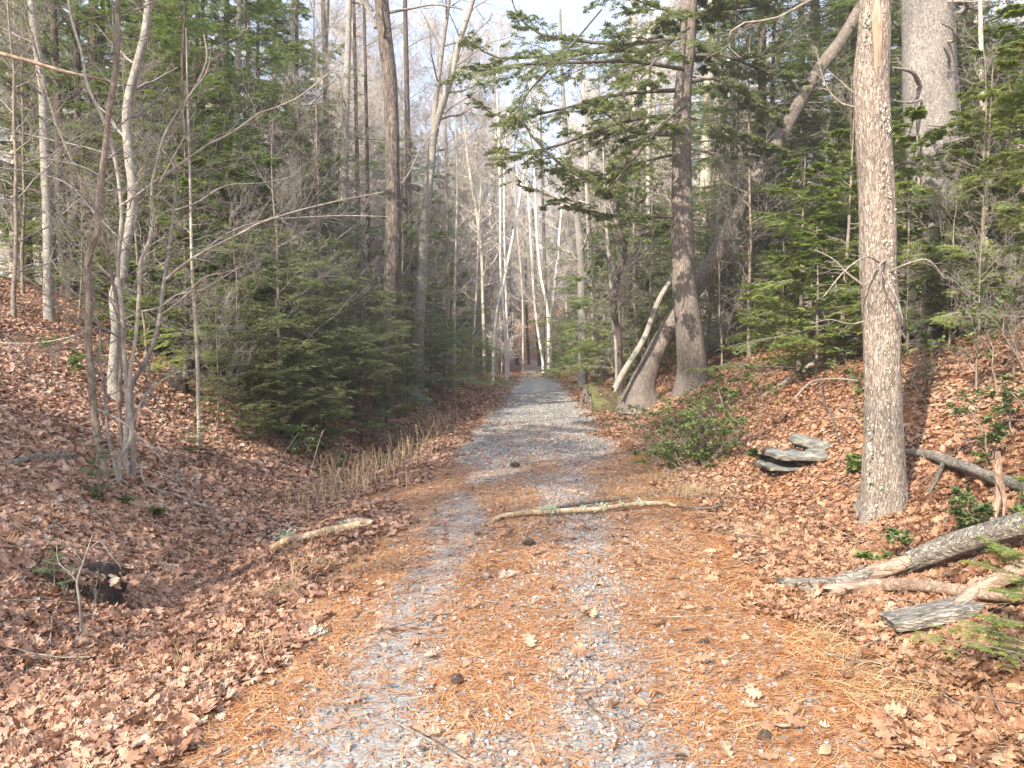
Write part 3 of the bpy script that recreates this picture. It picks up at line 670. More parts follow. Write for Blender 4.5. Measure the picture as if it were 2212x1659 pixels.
obj('crown', W+tubes(*q, k=4, cap=False)+tubes(*q2, k=3, cap=False)+tubes(*q3, k=3, cap=False), M['twig'], clump, True)

stem_thing('tree', 'straight pale grey trunk nearest the left edge, rooted high on the leaf-covered bank', 'tree',
    [(108, 695, 24), (105, 650, 21), (105, 603, 20), (102, 436, 20), (97, 327, 19), (91, 182, 17), (78, 91, 15), (67, 0, 14), (50, -200, 10), (40, -500, 5)], M['grey'], 12.2, 12, .04, 60, base=.25, seed=5,
    spawnargs=[dict(lv=[lv(16, .35, 1, 60, .10, 7, up=.15, wig=.1, rr=.35, rmin=.005)]+TW)], matb=M['twig'])
stem_thing('tree', 'lichen-spotted grey tree with mossy foot standing just behind the many-stemmed clump', 'tree',
    [(249, 862, 30), (245, 832, 25), (248, 767, 22), (251, 712, 20), (251, 621, 20), (262, 603, 20), (269, 546, 20), (284, 473, 21), (287, 400, 21), (278, 327, 20), (277, 218, 19), (287, 175, 18), (313, 73, 16), (322, 0, 15), (345, -200, 11), (370, -500, 6)], M['grey'], 9.4, 14, .06, 90, base=.2, seed=6,
    spawnargs=[dict(lv=[lv(14, .4, 1, 60, .10, 7, up=.15, wig=.1, rr=.35, rmin=.004)]+TW)], matb=M['twig'])
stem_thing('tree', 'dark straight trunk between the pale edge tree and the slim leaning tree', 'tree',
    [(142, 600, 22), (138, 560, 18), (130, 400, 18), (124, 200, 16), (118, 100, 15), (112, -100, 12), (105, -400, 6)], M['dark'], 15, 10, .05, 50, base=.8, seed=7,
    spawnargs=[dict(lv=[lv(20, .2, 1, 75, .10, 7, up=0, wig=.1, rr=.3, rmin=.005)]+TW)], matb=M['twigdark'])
def snag(name, label, cat, pts, mat, d=None, k=8, rough=.10, n=None, ground=False, sink=0, side=(), moss=False, seed=2, group=None, twigs=0):
    if ground:
        P = []; Rr = []
        for q in pts:
            r_ = None; b = onground(q[0], q[1]); r_ = q[2]/2.16*b[1]/F/2; b = b+np.array([0, 0, r_*(1-sink)+(q[3] if len(q) > 3 else 0)]); P.append(b); Rr.append(r_)
        P, Rr = resample(P, Rr, n or max(10, len(pts)*8))
    else: P, Rr = traced(pts, d, n or 24)
    parts = tubes(P, Rr, k=k, rough=rough, seed=seed, ragged=Rr.max()*1.6 if k >= 10 else 0)
    if twigs:
        g2 = np.random.default_rng(seed); q = spawn(P[None], Rr[None], g2, twigs, .15, 1, 55, .14, 5, .35, .1, .14, rmin=.003); parts += tubes(*q, k=4, cap=False)
    return single(name, label, cat, parts, mat, group, True, P[len(P)//2])
snag('broken_branch', 'long splintered orange-brown dead branch slanting in from the upper left corner', 'branch',
     [(-60, 100, 11), (-10, 113, 9), (73, 135, 8), (145, 156, 6.5), (218, 171, 5), (284, 185, 2.5)], M['wound'], 7.6, 8, .15, 40)
stem_thing('sapling', 'thin straight sapling with bare side twigs just right of the many-stemmed clump', 'sapling',
    [(430, 915, 9), (429, 894, 8), (427, 803, 8), (422, 694, 7.5), (416, 603, 7), (411, 400, 5), (405, 200, 4), (402, 60, 2.5)], M['palestem'], 9, 8, .05, 40, base=.25, seed=8,
    spawnargs=[dict(lv=[lv(34, .08, 1, 70, .10, 6, up=.05, wig=.1, rr=.3, rmin=.003, prof=.4)]+TW)], matb=M['twig'])
stem_thing('oak_tree', 'tall dark deeply furrowed oak trunk left of the path, rising out of the hemlocks', 'tree',
    [(826, 905, 44), (828, 840, 38), (835, 730, 35), (842, 658, 34), (848, 549, 33), (850, 473, 32), (848, 364, 31), (846, 255, 30), (841, 164, 30), (833, 91, 30), (824, 0, 29), (812, -150, 24), (800, -500, 10)], M['oak'], 16.5, 20, .10, 110, base=.4, seed=9,
    branches=[[(812, 60, 10), (795, 20, 9), (777, -10, 8), (740, -80, 5)], [(826, 30, 7), (880, 20, 5), (940, 10, 4), (1000, 20, 2.6)], [(846, 420, 4), (880, 380, 3), (910, 320, 2.4), (960, 260, 1.6)]],
    spawnargs=[dict(src='b', lv=TW), dict(lv=[lv(10, .55, 1, 60, .12, 7, up=.15, wig=.1, rr=.3, rmin=.006)]+TW)], matb=M['twig'])
stem_thing('forked_tree', 'rough two-stemmed tree leaning right beside the furrowed oak, lichen on its bark', 'tree',
    [(902, 850, 28), (905, 700, 24), (912, 603, 22), (922, 436, 20), (930, 364, 18), (937, 291, 17), (952, 236, 15), (970, 182, 14), (992, 91, 12), (1017, 15, 11), (1050, -120, 8), (1090, -300, 4)], M['grey'], 22, 12, .10, 80, base=.6, seed=10,
    branches=[[(934, 320, 13), (937, 262, 12), (945, 190, 11), (955, 109, 10), (970, 0, 9), (985, -140, 6)], [(950, 250, 4), (1000, 215, 3), (1040, 190, 2.4), (1085, 120, 2)], [(975, 160, 4), (1010, 90, 3), (1060, 40, 2.4)]],
    spawnargs=[dict(src='b', lv=[lv(9, .2, 1, 45, .3, 6, up=.1, wig=.12, rr=.4, rmin=.005), lv(6, .2, 1, 42, .5, 5, up=.05, wig=.14, rr=.6, rmin=.004), lv(5, .2, 1, 42, .5, 4, wig=.14, rr=.7, rmin=.0035)]),
               dict(lv=[lv(12, .5, 1, 55, .16, 6, up=.1, wig=.1, rr=.3, rmin=.006), lv(6, .2, 1, 42, .5, 5, up=.05, wig=.14, rr=.6, rmin=.004), lv(5, .2, 1, 42, .5, 4, wig=.14, rr=.7, rmin=.0035)])], matb=M['twig'])
# slender trunks standing among the hemlocks on the left
LT = [(740, 735, 18, 19, 'grey', 'straight grey trunk left of the furrowed oak, lit along one side'), (713, 725, 15, 24, 'dark', 'thin brown trunk left of the straight grey trunk'),
      (690, 715, 9, 27, 'dark', 'thinnest dark trunk of the row left of the oak'), (775, 730, 10, 23, 'dark', 'narrow dark trunk between grey trunk and furrowed oak'),
      (797, 760, 9, 20, 'dark', 'pole-thin dark trunk hugging the left side of the oak'), (590, 700, 13, 22, 'far', 'pale brown trunk in the thicket left of the path'),
      (505, 660, 15, 19, 'grey', 'pale trunk above the sapling, half hidden by needles'), (545, 690, 8, 25, 'far', 'slim far pole in the middle of the left thicket'),
      (640, 690, 11, 26, 'far', 'dusky trunk between the left thicket and grey trunk'), (440, 640, 10, 20, 'dark', 'dark pole behind the thin sapling'),
      (30, 560, 16, 19, 'far', 'trunk seen at the very left edge above the bank'), (165, 585, 10, 20, 'far', 'thin trunk just behind the slim leaning tree'), (330, 600, 12, 20, 'dark', 'dark trunk behind the stems of the clump'),
      (885, 740, 14, 26, 'dark', 'dark trunk tucked between oak and two-stemmed tree')]
for i, (X, Yb, wd, d, mt, lb) in enumerate(LT):
    lean = random.Random(i).uniform(-25, 25)
    b = at(X, Yb, d); hz = H(b[0], b[1])
    stem_thing('slender_tree', lb, 'tree', [(X, Yb, wd*1.15), (X+lean*.1, 500, wd), (X+lean*.5, 200, wd*.8), (X+lean, -100, wd*.6), (X+lean*1.3, -400, wd*.3)], M[mt], d, 9, .06, 40, seed=20+i, base=float(max(b[2]-hz+.1, .1)), group='slender trunks in the left woods',
        spawnargs=[dict(lv=[lv(13, .12, 1, 70, .10, 6, up=.02, wig=.1, rr=.25, rmin=.005), lv(6, .2, 1, 42, .5, 5, wig=.14, rr=.6, rmin=.0035), lv(4, .2, 1, 42, .5, 4, wig=.14, rr=.7, rmin=.003)])], matb=M['twig'] if i % 2 else M['twigdark'])

# ------------------------------------------------------------------ centre: pale trees around the far bend
FT = [lv(8, .1, 1, 45, .35, 5, up=.12, wig=.1, rr=.5, rmin=.007), lv(5, .2, 1, 42, .5, 4, up=.05, wig=.12, rr=.6, rmin=.006)]
CT = [('birch_tree', 'white birch stem standing upright at the left edge of the far path', 'birch', 36, [(1095, 775, 8), (1090, 690, 6.5), (1083, 603, 6), (1081, 436, 5.5), (1079, 327, 5), (1074, 200, 3.5), (1078, 60, 2)], []),
      ('birch_tree', 'leaning white birch with a high fork, crossing the upright birch at its foot', 'birch', 37, [(1066, 765, 7.5), (1078, 650, 7), (1090, 603, 7), (1101, 546, 6.5), (1119, 455, 6), (1128, 393, 5.5), (1148, 327, 5), (1165, 240, 3.5), (1180, 120, 2)], [[(1127, 396, 4), (1112, 370, 3.5), (1101, 345, 3), (1096, 300, 2)]]),
      ('thin_tree', 'second slim pale stem right behind the upright birch', 'birch', 40, [(1098, 770, 5), (1092, 603, 4.6), (1089, 420, 4.2), (1090, 330, 3.6), (1100, 230, 2.4)], []),
      ('tall_tree', 'pale crooked stem curving down to the right side of the far path', 'birch', 44, [(1186, 785, 9), (1181, 658, 7), (1170, 603, 6.5), (1159, 491, 6), (1157, 429, 5.5), (1150, 300, 4), (1140, 120, 2.5)], []),
      ('tall_tree', 'pale stem leaning right out of the same foot at the far path edge', 'birch', 44.5, [(1189, 785, 8), (1190, 694, 7.5), (1206, 549, 7), (1210, 491, 6), (1222, 380, 4.5), (1235, 220, 3)], []),
      ('tall_tree', 'slim pale stem left of the crossing pale stems at the bend', 'birch', 46, [(1173, 784, 6), (1159, 694, 5.6), (1148, 549, 5), (1140, 420, 4.4), (1120, 300, 3)], []),
      ('dark_tree', 'dark straight trunk between the crossing pale stems at the bend', 'dark', 50, [(1180, 782, 9), (1178, 658, 8), (1175, 520, 7), (1170, 340, 5), (1168, 200, 3)], []),
      ('leaning_tree', 'short dark trunk leaning over the far end of the path', 'dark', 62, [(1117, 772, 9), (1108, 735, 8), (1103, 690, 7), (1100, 600, 6), (1108, 480, 4)], []),
      ('dark_tree', 'thin dark trunk right of the leaning dark one at the end of the path', 'dark', 64, [(1142, 773, 6), (1138, 700, 6), (1136, 600, 5), (1132, 450, 4)], []),
      ('dark_tree', 'thin dark trunk just left of the bend among the dim trees', 'dark', 60, [(1165, 779, 7), (1158, 700, 6), (1156, 560, 5), (1150, 450, 4)], []),
      ('pine_tree', 'thick pale pine trunk right of the far path with stubby bare boughs', 'pine', 31, [(1259, 800, 22), (1258, 720, 19), (1257, 658, 18), (1254, 549, 17), (1247, 473, 15), (1236, 400, 13), (1226, 320, 11), (1215, 180, 8), (1210, 20, 5)], []),
      ('pine_tree', 'paler thinner trunk close behind the thick pine by the far path', 'palestem', 36, [(1281, 800, 12), (1279, 700, 11), (1274, 549, 10), (1268, 420, 8), (1262, 240, 6), (1260, 60, 3)], []),
      ('thin_tree', 'thin lichen-grey stem right of the thick pine, slightly leaning', 'grey', 24, [(1300, 815, 8), (1292, 740, 7), (1283, 640, 6), (1276, 500, 5), (1270, 340, 4), (1268, 200, 2)], []),
      ('thin_tree', 'pale spotted stem beside the dark crooked trunk', 'grey', 20.5, [(1334, 822, 11), (1332, 760, 9.5), (1323, 658, 8.5), (1315, 549, 8), (1307, 440, 6), (1302, 300, 4), (1290, 160, 2)], []),
      ('crooked_tree', 'dark crooked trunk with swollen bends right of the pale spotted stem', 'dark', 20, [(1340, 828, 13), (1337, 730, 12), (1326, 658, 14), (1334, 603, 12), (1350, 546, 11), (1338, 491, 10), (1335, 430, 8), (1350, 350, 6), (1346, 220, 4)], [[(1338, 500, 6), (1320, 450, 5), (1312, 380, 4)]]),
      ('orange_snag', 'orange-tinted pale trunk in the sunny trees left of the birches', 'palestem', 42, [(1046, 740, 8), (1043, 640, 7.5), (1040, 549, 7), (1028, 450, 6.5), (1013, 360, 6), (1004, 280, 4)], []),
      ('thin_tree', 'bright thin stem rising from the hemlocks left of the far path', 'palestem', 30, [(982, 760, 6), (983, 620, 5.5), (986, 500, 5), (988, 400, 4), (985, 280, 3)], []),
      ('thin_tree', 'bright stem halfway between the birches and the hemlocks on the left', 'palestem', 39, [(1022, 760, 5), (1030, 620, 4.6), (1034, 500, 4), (1040, 380, 3)], []),
      ('thin_tree', 'slender stem left of the bend, right of the leaning birch', 'far', 48, [(1130, 770, 5), (1128, 620, 4.6), (1118, 500, 4), (1110, 380, 3)], []),
      ]
for i, (nm, lb, mt, d, st, br) in enumerate(CT):
    b = at(st[0][0], st[0][1], d); gap = float(b[2]-H(b[0], b[1]))
    stem_thing(nm, lb, 'tree', st, M[mt], d, 9, .06, 50, seed=40+i, base=max(gap+.1, .1), branches=br,
        spawnargs=[dict(lv=[lv(20, .25, 1, 60, .16, 6, up=.12, wig=.1, rr=.3, rmin=.008)]+FT)]+([dict(src='b', lv=FT)] if br else []), matb=M['fartwig'] if mt in ('birch', 'palestem', 'far', 'pine') else M['twig'])

# ------------------------------------------------------------------ right side: named trees
SPR = [lv(11, .15, 1, 50, .30, 6, up=-.12, wig=.08, planar=True, rr=.4, rmin=.004, prof=.5), lv(9, .12, 1, 45, .42, 5, up=-.08, wig=.08, planar=True, rr=.6, rmin=.0025, prof=.4), lv(5, .2, 1, 45, .42, 4, up=-.05, planar=True, rr=.8, rmin=.002)]
HB = [[(1485, 80, 9), (1350, 95, 8), (1228, 85, 7), (1166, 73, 6), (1123, 40, 4), (1100, -20, 3)],
      [(1478, 120, 9), (1370, 108, 8), (1257, 116, 7), (1101, 125, 5.5), (1061, 124, 4), (1010, 73, 2.6)],
      [(1478, 150, 9, 15.4), (1360, 132, 8, 15), (1246, 135, 7, 14.8), (1101, 142, 5.5, 14.6), (1046, 153, 4, 14.5), (985, 145, 2.4, 14.5)],
      [(1470, 195, 10), (1400, 198, 8), (1319, 207, 7), (1224, 233, 5.5), (1137, 251, 5), (1093, 255, 3.6), (1046, 236, 2.4)],
      [(1470, 251, 10, 15.6), (1410, 252, 8.5, 15.3), (1355, 262, 7.5, 15), (1283, 284, 6.5, 14.8), (1210, 313, 5.4, 14.8), (1166, 324, 4.5, 14.8), (1083, 322, 3.5, 14.8), (1072, 291, 2.2, 14.8)],
      [(1470, 290, 11), (1410, 290, 8, 15.6), (1355, 280, 6, 15.2), (1300, 240, 5, 15), (1260, 232, 3, 14.8)],
      [(1465, 470, 5), (1420, 468, 5), (1374, 469, 4.6), (1283, 458, 3.6), (1174, 418, 2)],
      [(1470, 331, 6), (1392, 349, 5), (1337, 371, 4), (1246, 378, 3), (1180, 350, 2)],
      [(1300, 20, 4, 14), (1225, 110, 4.5, 14), (1123, 251, 5, 14), (1173, 320, 6, 14), (1239, 375, 6, 14), (1300, 400, 5, 14)],
      [(1490, 30, 9), (1560, 20, 8), (1640, 10, 6), (1720, -20, 4)], [(1490, 120, 8), (1560, 120, 7), (1640, 150, 5), (1720, 180, 3)],
      [(1485, 180, 8), (1540, 170, 6), (1600, 200, 5), (1680, 250, 3)], [(1488, 60, 7, 15.5), (1450, 90, 6, 14.5), (1400, 150, 5, 13.5), (1360, 200, 3, 12.8)],
      [(1485, 255, 8), (1540, 268, 6), (1620, 300, 5), (1700, 330, 3)], [(1480, 230, 7, 15.4), (1440, 260, 6, 14.5), (1380, 330, 5, 13.8), (1330, 390, 3, 13.4)],
      [(1490, 40, 6), (1430, 20, 5, 15), (1360, -10, 4, 14), (1300, -60, 3, 13.5)]]
stem_thing('big_hemlock', 'large straight hemlock right of the path, long needle-covered boughs reaching left over it', 'tree',
    [(1494, 872, 86), (1494, 845, 72), (1496, 810, 64), (1493, 760, 60), (1488, 700, 56), (1481, 640, 53), (1477, 600, 50), (1474, 500, 46), (1472, 400, 43), (1472, 300, 40), (1475, 200, 36), (1485, 100, 33), (1490, 0, 31), (1500, -200, 26), (1510, -600, 12)],
    M['hemlock'], 16, 28, .07, 130, base=.35, seed=60, branches=HB,
    spawnargs=[dict(src='b', lv=SPR, fol=(13, .062, .02), folv=2), dict(lv=[lv(26, .55, 1, 85, .10, 7, up=-.1, wig=.06, rr=.2, rmin=.01)]+SPR, fol=(10, .07, .022), folv=1)], matb=M['twigdark'], folmat=M['hemo'])
stem_thing('flaky_bark_tree', 'foreground trunk at right with pale flaking bark, lichen and a peeled brown strip up top', 'tree',
    [(1907, 1140, 116), (1907, 1112, 95), (1908, 1085, 85), (1909, 985, 79), (1907, 840, 75), (1904, 694, 73), (1898, 603, 72), (1895, 473, 71), (1889, 364, 70), (1884, 255, 71), (1880, 182, 71), (1887, 73, 64), (1889, 0, 60), (1892, -120, 55), (1895, -500, 33), (1900, -900, 18)],
    M['maple'], 6.5, 72, .085, 560, base=.2, seed=61,
    branches=[[(1880, -40, 8), (1800, -20, 6.5), (1751, 0, 6), (1675, 40, 5), (1587, 60, 4.5), (1569, 84, 4), (1571, 102, 3.6), (1598, 124, 3)],
              [(1850, 232, 4.5), (1815, 222, 4), (1787, 190, 3), (1770, 140, 2.4), (1762, 100, 1.8)], [(1850, 205, 3), (1820, 180, 2.6), (1786, 150, 2)],
              [(1870, 620, 6), (1830, 590, 4), (1800, 560, 3), (1760, 540, 2)], [(1880, 690, 5), (1840, 700, 3), (1790, 690, 2.4), (1750, 700, 1.6)],
              [(1915, 560, 6, 6.4), (1900, 580, 5, 6.2), (1935, 640, 4, 6.1), (1950, 690, 3, 6)], [(1910, 575, 5, 6.4), (1870, 555, 4, 6.2), (1820, 590, 3, 6.1), (1780, 640, 2, 6.1)],
              [(1915, 590, 5, 6.4), (1960, 570, 4, 6.2), (2000, 560, 3, 6.1), (2040, 600, 2, 6.1)]],
    spawnargs=[dict(src='b', lv=[lv(7, .3, 1, 50, .3, 5, up=.0, wig=.16, rr=.45, rmin=.002), lv(3, .3, 1, 45, .5, 4, wig=.16, rr=.7, rmin=.0015)])], matb=M['twig'])
ft = [o for o in C.objects if o.name == 'flaky_bark_tree'][0]
def patch_on(tree, name, X0, Y0, X1, Y1, d, wd, mat, seed, bulge=.012):
    """a strip of bare wood or lichen lying on the camera-side of the trunk"""
    g2 = np.random.default_rng(seed); n = 40
    P, Rr = traced([(X0, Y0, wd*.25), ((X0*.65+X1*.35), (Y0*.65+Y1*.35), wd), ((X0+X1)/2+2, (Y0+Y1)/2, wd*.9), (X1, Y1, wd*.2)], d, n)
    ring = tubes(P, Rr, k=10, rough=.18, seed=seed)
    ring = [((v-np.array([0, d, 0]))*np.array([1, .35, 1])+np.array([0, d, 0]), f, r) for v, f, r in ring]
    return obj(name, ring, mat, tree, True)
patch_on(ft, 'bare_wood_strip', 1896, -40, 1892, 205, 6.375, 24, M['wound'], 4)
g2 = np.random.default_rng(8); LV = []
for (X0, X1, Y0, Y1, n) in ((1862, 1882, 10, 90, 26), (1900, 1925, 220, 300, 30), (1905, 1928, 330, 560, 30), (1915, 1936, 560, 900, 50), (1872, 1884, 900, 1080, 26), (1890, 1936, 380, 1100, 30)):
    x = g2.uniform(X0, X1, n); y = g2.uniform(Y0, Y1, n)
    for a, b in zip(x, y):
        d = 6.5-.155*math.sqrt(max(0, 1-((a-1900)/48)**2)); c = at(a, b, d); s = g2.uniform(.004, .013)
        th = np.arange(7)/7*6.283; rr = s*g2.uniform(.6, 1.2, 7); nx = (a-1900)/48
        v = np.stack([c[0]+rr*np.cos(th)*.9, c[1]-.006+nx*rr*np.cos(th)*.9+0*th, c[2]+rr*np.sin(th)*1.4], -1); cc = c+np.array([nx*.006, -.016, 0])
        LV.append((np.concatenate([v, [cc]]), np.array([[i, (i+1) % 7, 7] for i in range(7)]), np.full(7, g2.random())))
tag(obj('lichen_patch', LV, M['lichen'], ft), kind='stuff')
stem_thing('big_pine', 'broad grey pine trunk with curved dead limbs, behind the flaky foreground trunk', 'tree',
    [(2024, 700, 118), (2020, 600, 106), (2017, 455, 102), (2013, 327, 100), (2006, 218, 100), (2004, 109, 99), (2002, 0, 96), (1998, -150, 90), (1995, -600, 50)], M['pine'], 12, 34, .06, 120, base=.6, seed=62,
    branches=[[(1985, 180, 12, 11.7), (1975, 160, 9, 11.5), (1950, 150, 6, 11.2), (1925, 146, 4, 11)], [(1990, 350, 9, 11.7), (1965, 352, 7, 11.3), (1940, 345, 6, 11.1), (1934, 320, 5, 11), (1945, 285, 4, 11), (1957, 265, 3, 11)],
              [(2010, 280, 8, 11.6), (2030, 300, 7, 11.2), (2038, 330, 6, 11), (2037, 360, 6, 11), (2032, 385, 5, 11)], [(2005, 270, 5, 11.6), (2040, 272, 4.5, 11), (2075, 270, 3, 10.8), (2100, 268, 2, 10.7)],
              [(2030, 320, 5, 11.6), (2060, 305, 4.5, 11), (2090, 298, 3.4, 10.8), (2118, 296, 2, 10.7)], [(2040, 90, 7, 11.8), (2062, 85, 6, 11.4), (2055, 60, 5, 11.2), (2035, 52, 3, 11.1)],
              [(1990, 215, 6, 11.7), (1965, 222, 5, 11.3), (1930, 218, 3.4, 11)], [(1990, 300, 6, 11.7), (1955, 304, 5, 11.2), (1925, 302, 3.4, 11)], [(2048, 150, 7, 11.8), (2050, 125, 6, 11.5), (2040, 105, 4, 11.3)],
              [(2030, 5, 6, 11.8), (2070, 3, 5, 11.5), (2110, 4, 3, 11.2)]],
    spawnargs=[dict(src='b', lv=[lv(5, .35, 1, 50, .3, 5, wig=.16, rr=.45, rmin=.004), lv(3, .3, 1, 45, .5, 4, wig=.16, rr=.7, rmin=.003)]), dict(lv=[lv(10, .1, .6, 80, .05, 5, wig=.14, rr=.12, rmin=.008)])], matb=M['twig'])
stem_thing('pine_tree', 'second narrower pine trunk pressed against the right side of the broad grey pine', 'tree',
    [(2080, 690, 50), (2072, 480, 46), (2062, 380, 44), (2056, 300, 42), (2050, 180, 36), (2048, 60, 26), (2050, -100, 14)], M['pine'], 12.5, 20, .08, 60, base=.6, seed=63,
    spawnargs=[dict(lv=[lv(14, .3, 1, 75, .07, 6, wig=.12, rr=.15, rmin=.006)]+TW[:1])], matb=M['twig'])
snag('broken_snag', 'thin broken-topped grey snag right of the broad pine', 'tree', [(2082, 760, 13), (2078, 600, 11), (2076, 480, 10), (2077, 380, 10), (2076, 313, 8)], M['grey'], 10.5, 9, .12, 40)
stem_thing('leaning_tree', 'thick trunk leaning far right behind the big hemlock, mossy at its foot', 'tree',
    [(1385, 862, 66), (1388, 835, 50), (1400, 800, 42), (1414, 767, 39), (1450, 701, 37), (1480, 655, 35), (1525, 590, 33), (1560, 520, 32), (1610, 430, 31), (1693, 284, 29), (1766, 156, 27), (1820, 84, 26), (1860, 15, 25), (1960, -150, 22), (2060, -330, 12)], M['hemlock'], 17.2, 18, .10, 110, base=.3, seed=64,
    spawnargs=[dict(lv=[lv(30, .25, .62, 60, .10, 6, up=.0, wig=.16, rr=.12, rmin=.006), lv(6, .2, 1, 45, .4, 5, wig=.16, rr=.6, rmin=.004), lv(5, .2, 1, 45, .5, 4, wig=.16, rr=.7, rmin=.003)])], matb=M['twig'])
snag('leaning_pole', 'smooth grey-green pole leaning right against the big hemlock', 'tree', [(1330, 838, 16), (1336, 825, 14), (1392, 730, 13), (1428, 640, 12), (1450, 603, 11), (1475, 540, 8)], M['grey'], 16.8, 10, .05, 50)
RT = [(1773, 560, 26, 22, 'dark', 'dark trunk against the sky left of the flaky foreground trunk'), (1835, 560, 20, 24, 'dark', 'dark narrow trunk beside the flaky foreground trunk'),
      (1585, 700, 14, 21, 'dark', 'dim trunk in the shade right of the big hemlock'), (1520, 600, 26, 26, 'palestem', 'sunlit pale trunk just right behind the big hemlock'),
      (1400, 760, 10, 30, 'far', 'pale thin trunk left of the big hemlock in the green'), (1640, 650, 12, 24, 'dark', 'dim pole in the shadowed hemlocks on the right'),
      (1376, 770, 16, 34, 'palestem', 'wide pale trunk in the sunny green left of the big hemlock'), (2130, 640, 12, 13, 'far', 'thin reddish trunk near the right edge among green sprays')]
for i, (X, Yb, wd, d, mt, lb) in enumerate(RT):
    lean = random.Random(90+i).uniform(-25, 25); b = at(X, Yb, d); gap = float(b[2]-H(b[0], b[1]))
    stem_thing('forest_tree', lb, 'tree', [(X, Yb, wd*1.1), (X+lean*.3, 350, wd), (X+lean*.7, 100, wd*.8), (X+lean, -100, wd*.6), (X+lean*1.3, -400, wd*.3)], M[mt], d, 9, .06, 40, seed=70+i, base=max(gap+.1, .1), group='trunks in the right woods',
        spawnargs=[dict(lv=[lv(26, .12, 1, 70, .11, 6, up=.02, wig=.1, rr=.25, rmin=.005), lv(6, .2, 1, 42, .5, 5, wig=.14, rr=.6, rmin=.004), lv(4, .2, 1, 42, .5, 4, wig=.14, rr=.7, rmin=.0035)])], matb=M['twigdark'] if mt == 'dark' else M['twig'])

# ------------------------------------------------------------------ repeats of the woods: hemlocks, thickets, far bare trees
random.seed(4)
TMP = ('x', 'tree')
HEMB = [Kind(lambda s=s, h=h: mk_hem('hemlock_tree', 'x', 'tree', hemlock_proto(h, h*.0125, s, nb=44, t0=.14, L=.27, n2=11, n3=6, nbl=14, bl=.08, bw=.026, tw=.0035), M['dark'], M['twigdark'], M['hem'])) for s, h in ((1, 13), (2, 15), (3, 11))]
HEMS = [Kind(lambda s=s, h=h: mk_hem('young_hemlock', 'x', 'tree', hemlock_proto(h, h*.012, s, nb=34, t0=.02, L=.46, n2=11, n3=7, nbl=13, bl=.042, bw=.014, tw=.0022, ang=66, droop=-.10, prof=.35, crook=.07), M['dark'], M['twigdark'], M['hemo'])) for s, h in ((4, 3.2), (5, 2.4), (6, 4.2))]
HEML = [Kind(lambda s=s, h=h: mk_hem('young_hemlock', 'x', 'tree', hemlock_proto(h, h*.012, s, nb=32, t0=.05, L=.42, n2=12, n3=7, nbl=20, bl=.042, bw=.015, tw=.0022, ang=75, droop=-.12), M['brownsap'], M['twig'], M['hemlit'])) for s, h in ((7, 2.6), (8, 3.8))]
HEMP = [Kind(lambda s=s, h=h: mk_hem('conifer', 'x', 'tree', hemlock_proto(h, h*.012, s, nb=48, t0=.2, L=.22, n2=10, n3=6, nbl=12, bl=.12, bw=.035, tw=.006, ang=72, droop=.05), M['pine'], M['twig'], M['pinef'])) for s, h in ((9, 15), (10, 12))]
M['hemg'] = leafmat('fresh_needles', [(0, (.11, .155, .035)), (.5, (.19, .25, .055)), (1, (.31, .36, .09))], .48, .5, .35)
HEMG = [Kind(lambda s=s, h=h: mk_hem('hemlock_tree', 'x', 'tree', hemlock_proto(h, h*.011, s, nb=36, t0=.10, L=.27, n2=10, n3=6, nbl=15, bl=.065, bw=.020, tw=.0025, ang=76, droop=-.10, prof=.55, crook=.05), M['dark'], M['twigdark'], M['hemg'])) for s, h in ((31, 9), (32, 11), (33, 7))]
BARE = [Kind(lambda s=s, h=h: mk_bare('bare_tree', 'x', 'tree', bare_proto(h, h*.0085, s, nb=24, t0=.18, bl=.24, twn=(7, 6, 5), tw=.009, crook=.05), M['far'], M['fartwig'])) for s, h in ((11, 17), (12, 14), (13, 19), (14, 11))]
THIN = [Kind(lambda s=s, h=h: mk_bare('bare_sapling', 'x', 'sapling', bare_proto(h, h*.0055, s, nb=20, t0=.12, bl=.26, twn=(6, 5, 3), tw=.0028, ang=52, crook=.05), M['brownsap'], M['twig'])) for s, h in ((15, 4.5), (16, 6.5), (17, 3.0))]
def putx(kinds, i, X, d, rz, sc, label, group):
    b = at(X, 750, d); return kinds[i % len(kinds)].put(float(b[0]), float(b[1]), rz, sc, label, group)
# big hemlocks on the left, behind the bank
for i, (X, d, sc) in enumerate([(60, 19, 1.1), (210, 17, .9), (330, 22, 1.1), (440, 20, .8), (-60, 21, 1.2), (480, 27, .9), (560, 21, .8), (640, 27, .8), (700, 34, .8), (180, 32, 1.2), (880, 33, .6)]):
    putx(HEMB, i, X, d, i*1.7, sc, 'dark hemlock with dense drooping boughs in the woods left of the path', 'tall hemlocks in the left woods')
# right hemlocks
for i, (X, d, sc) in enumerate([(1640, 20, .95), (1720, 24, 1.15), (1560, 26, 1.1), (1830, 19, .9), (1950, 17, .95), (2090, 16, .9), (2210, 14, .8), (1890, 28, 1.2), (1440, 34, .7)]):
    putx(HEMB, i+1, X, d, i*2.1, sc, 'dark hemlock filling the shaded woods on the right bank', 'tall hemlocks in the right woods')
for i, (X, d, sc) in enumerate([(1330, 36, .75), (1380, 27, .55), (1290, 50, .9), (1420, 44, 1.0), (1220, 75, 1.4), (1010, 60, 1.0), (960, 46, .9), (1340, 70, 1.4), (900, 70, 1.2), (1480, 60, 1.2), (1270, 90, 1.6)]):
    putx(HEMP, i, X, d, i*1.3, sc, 'sunny yellow-green conifer standing beside or beyond the far path', 'sunlit conifers near the far path')
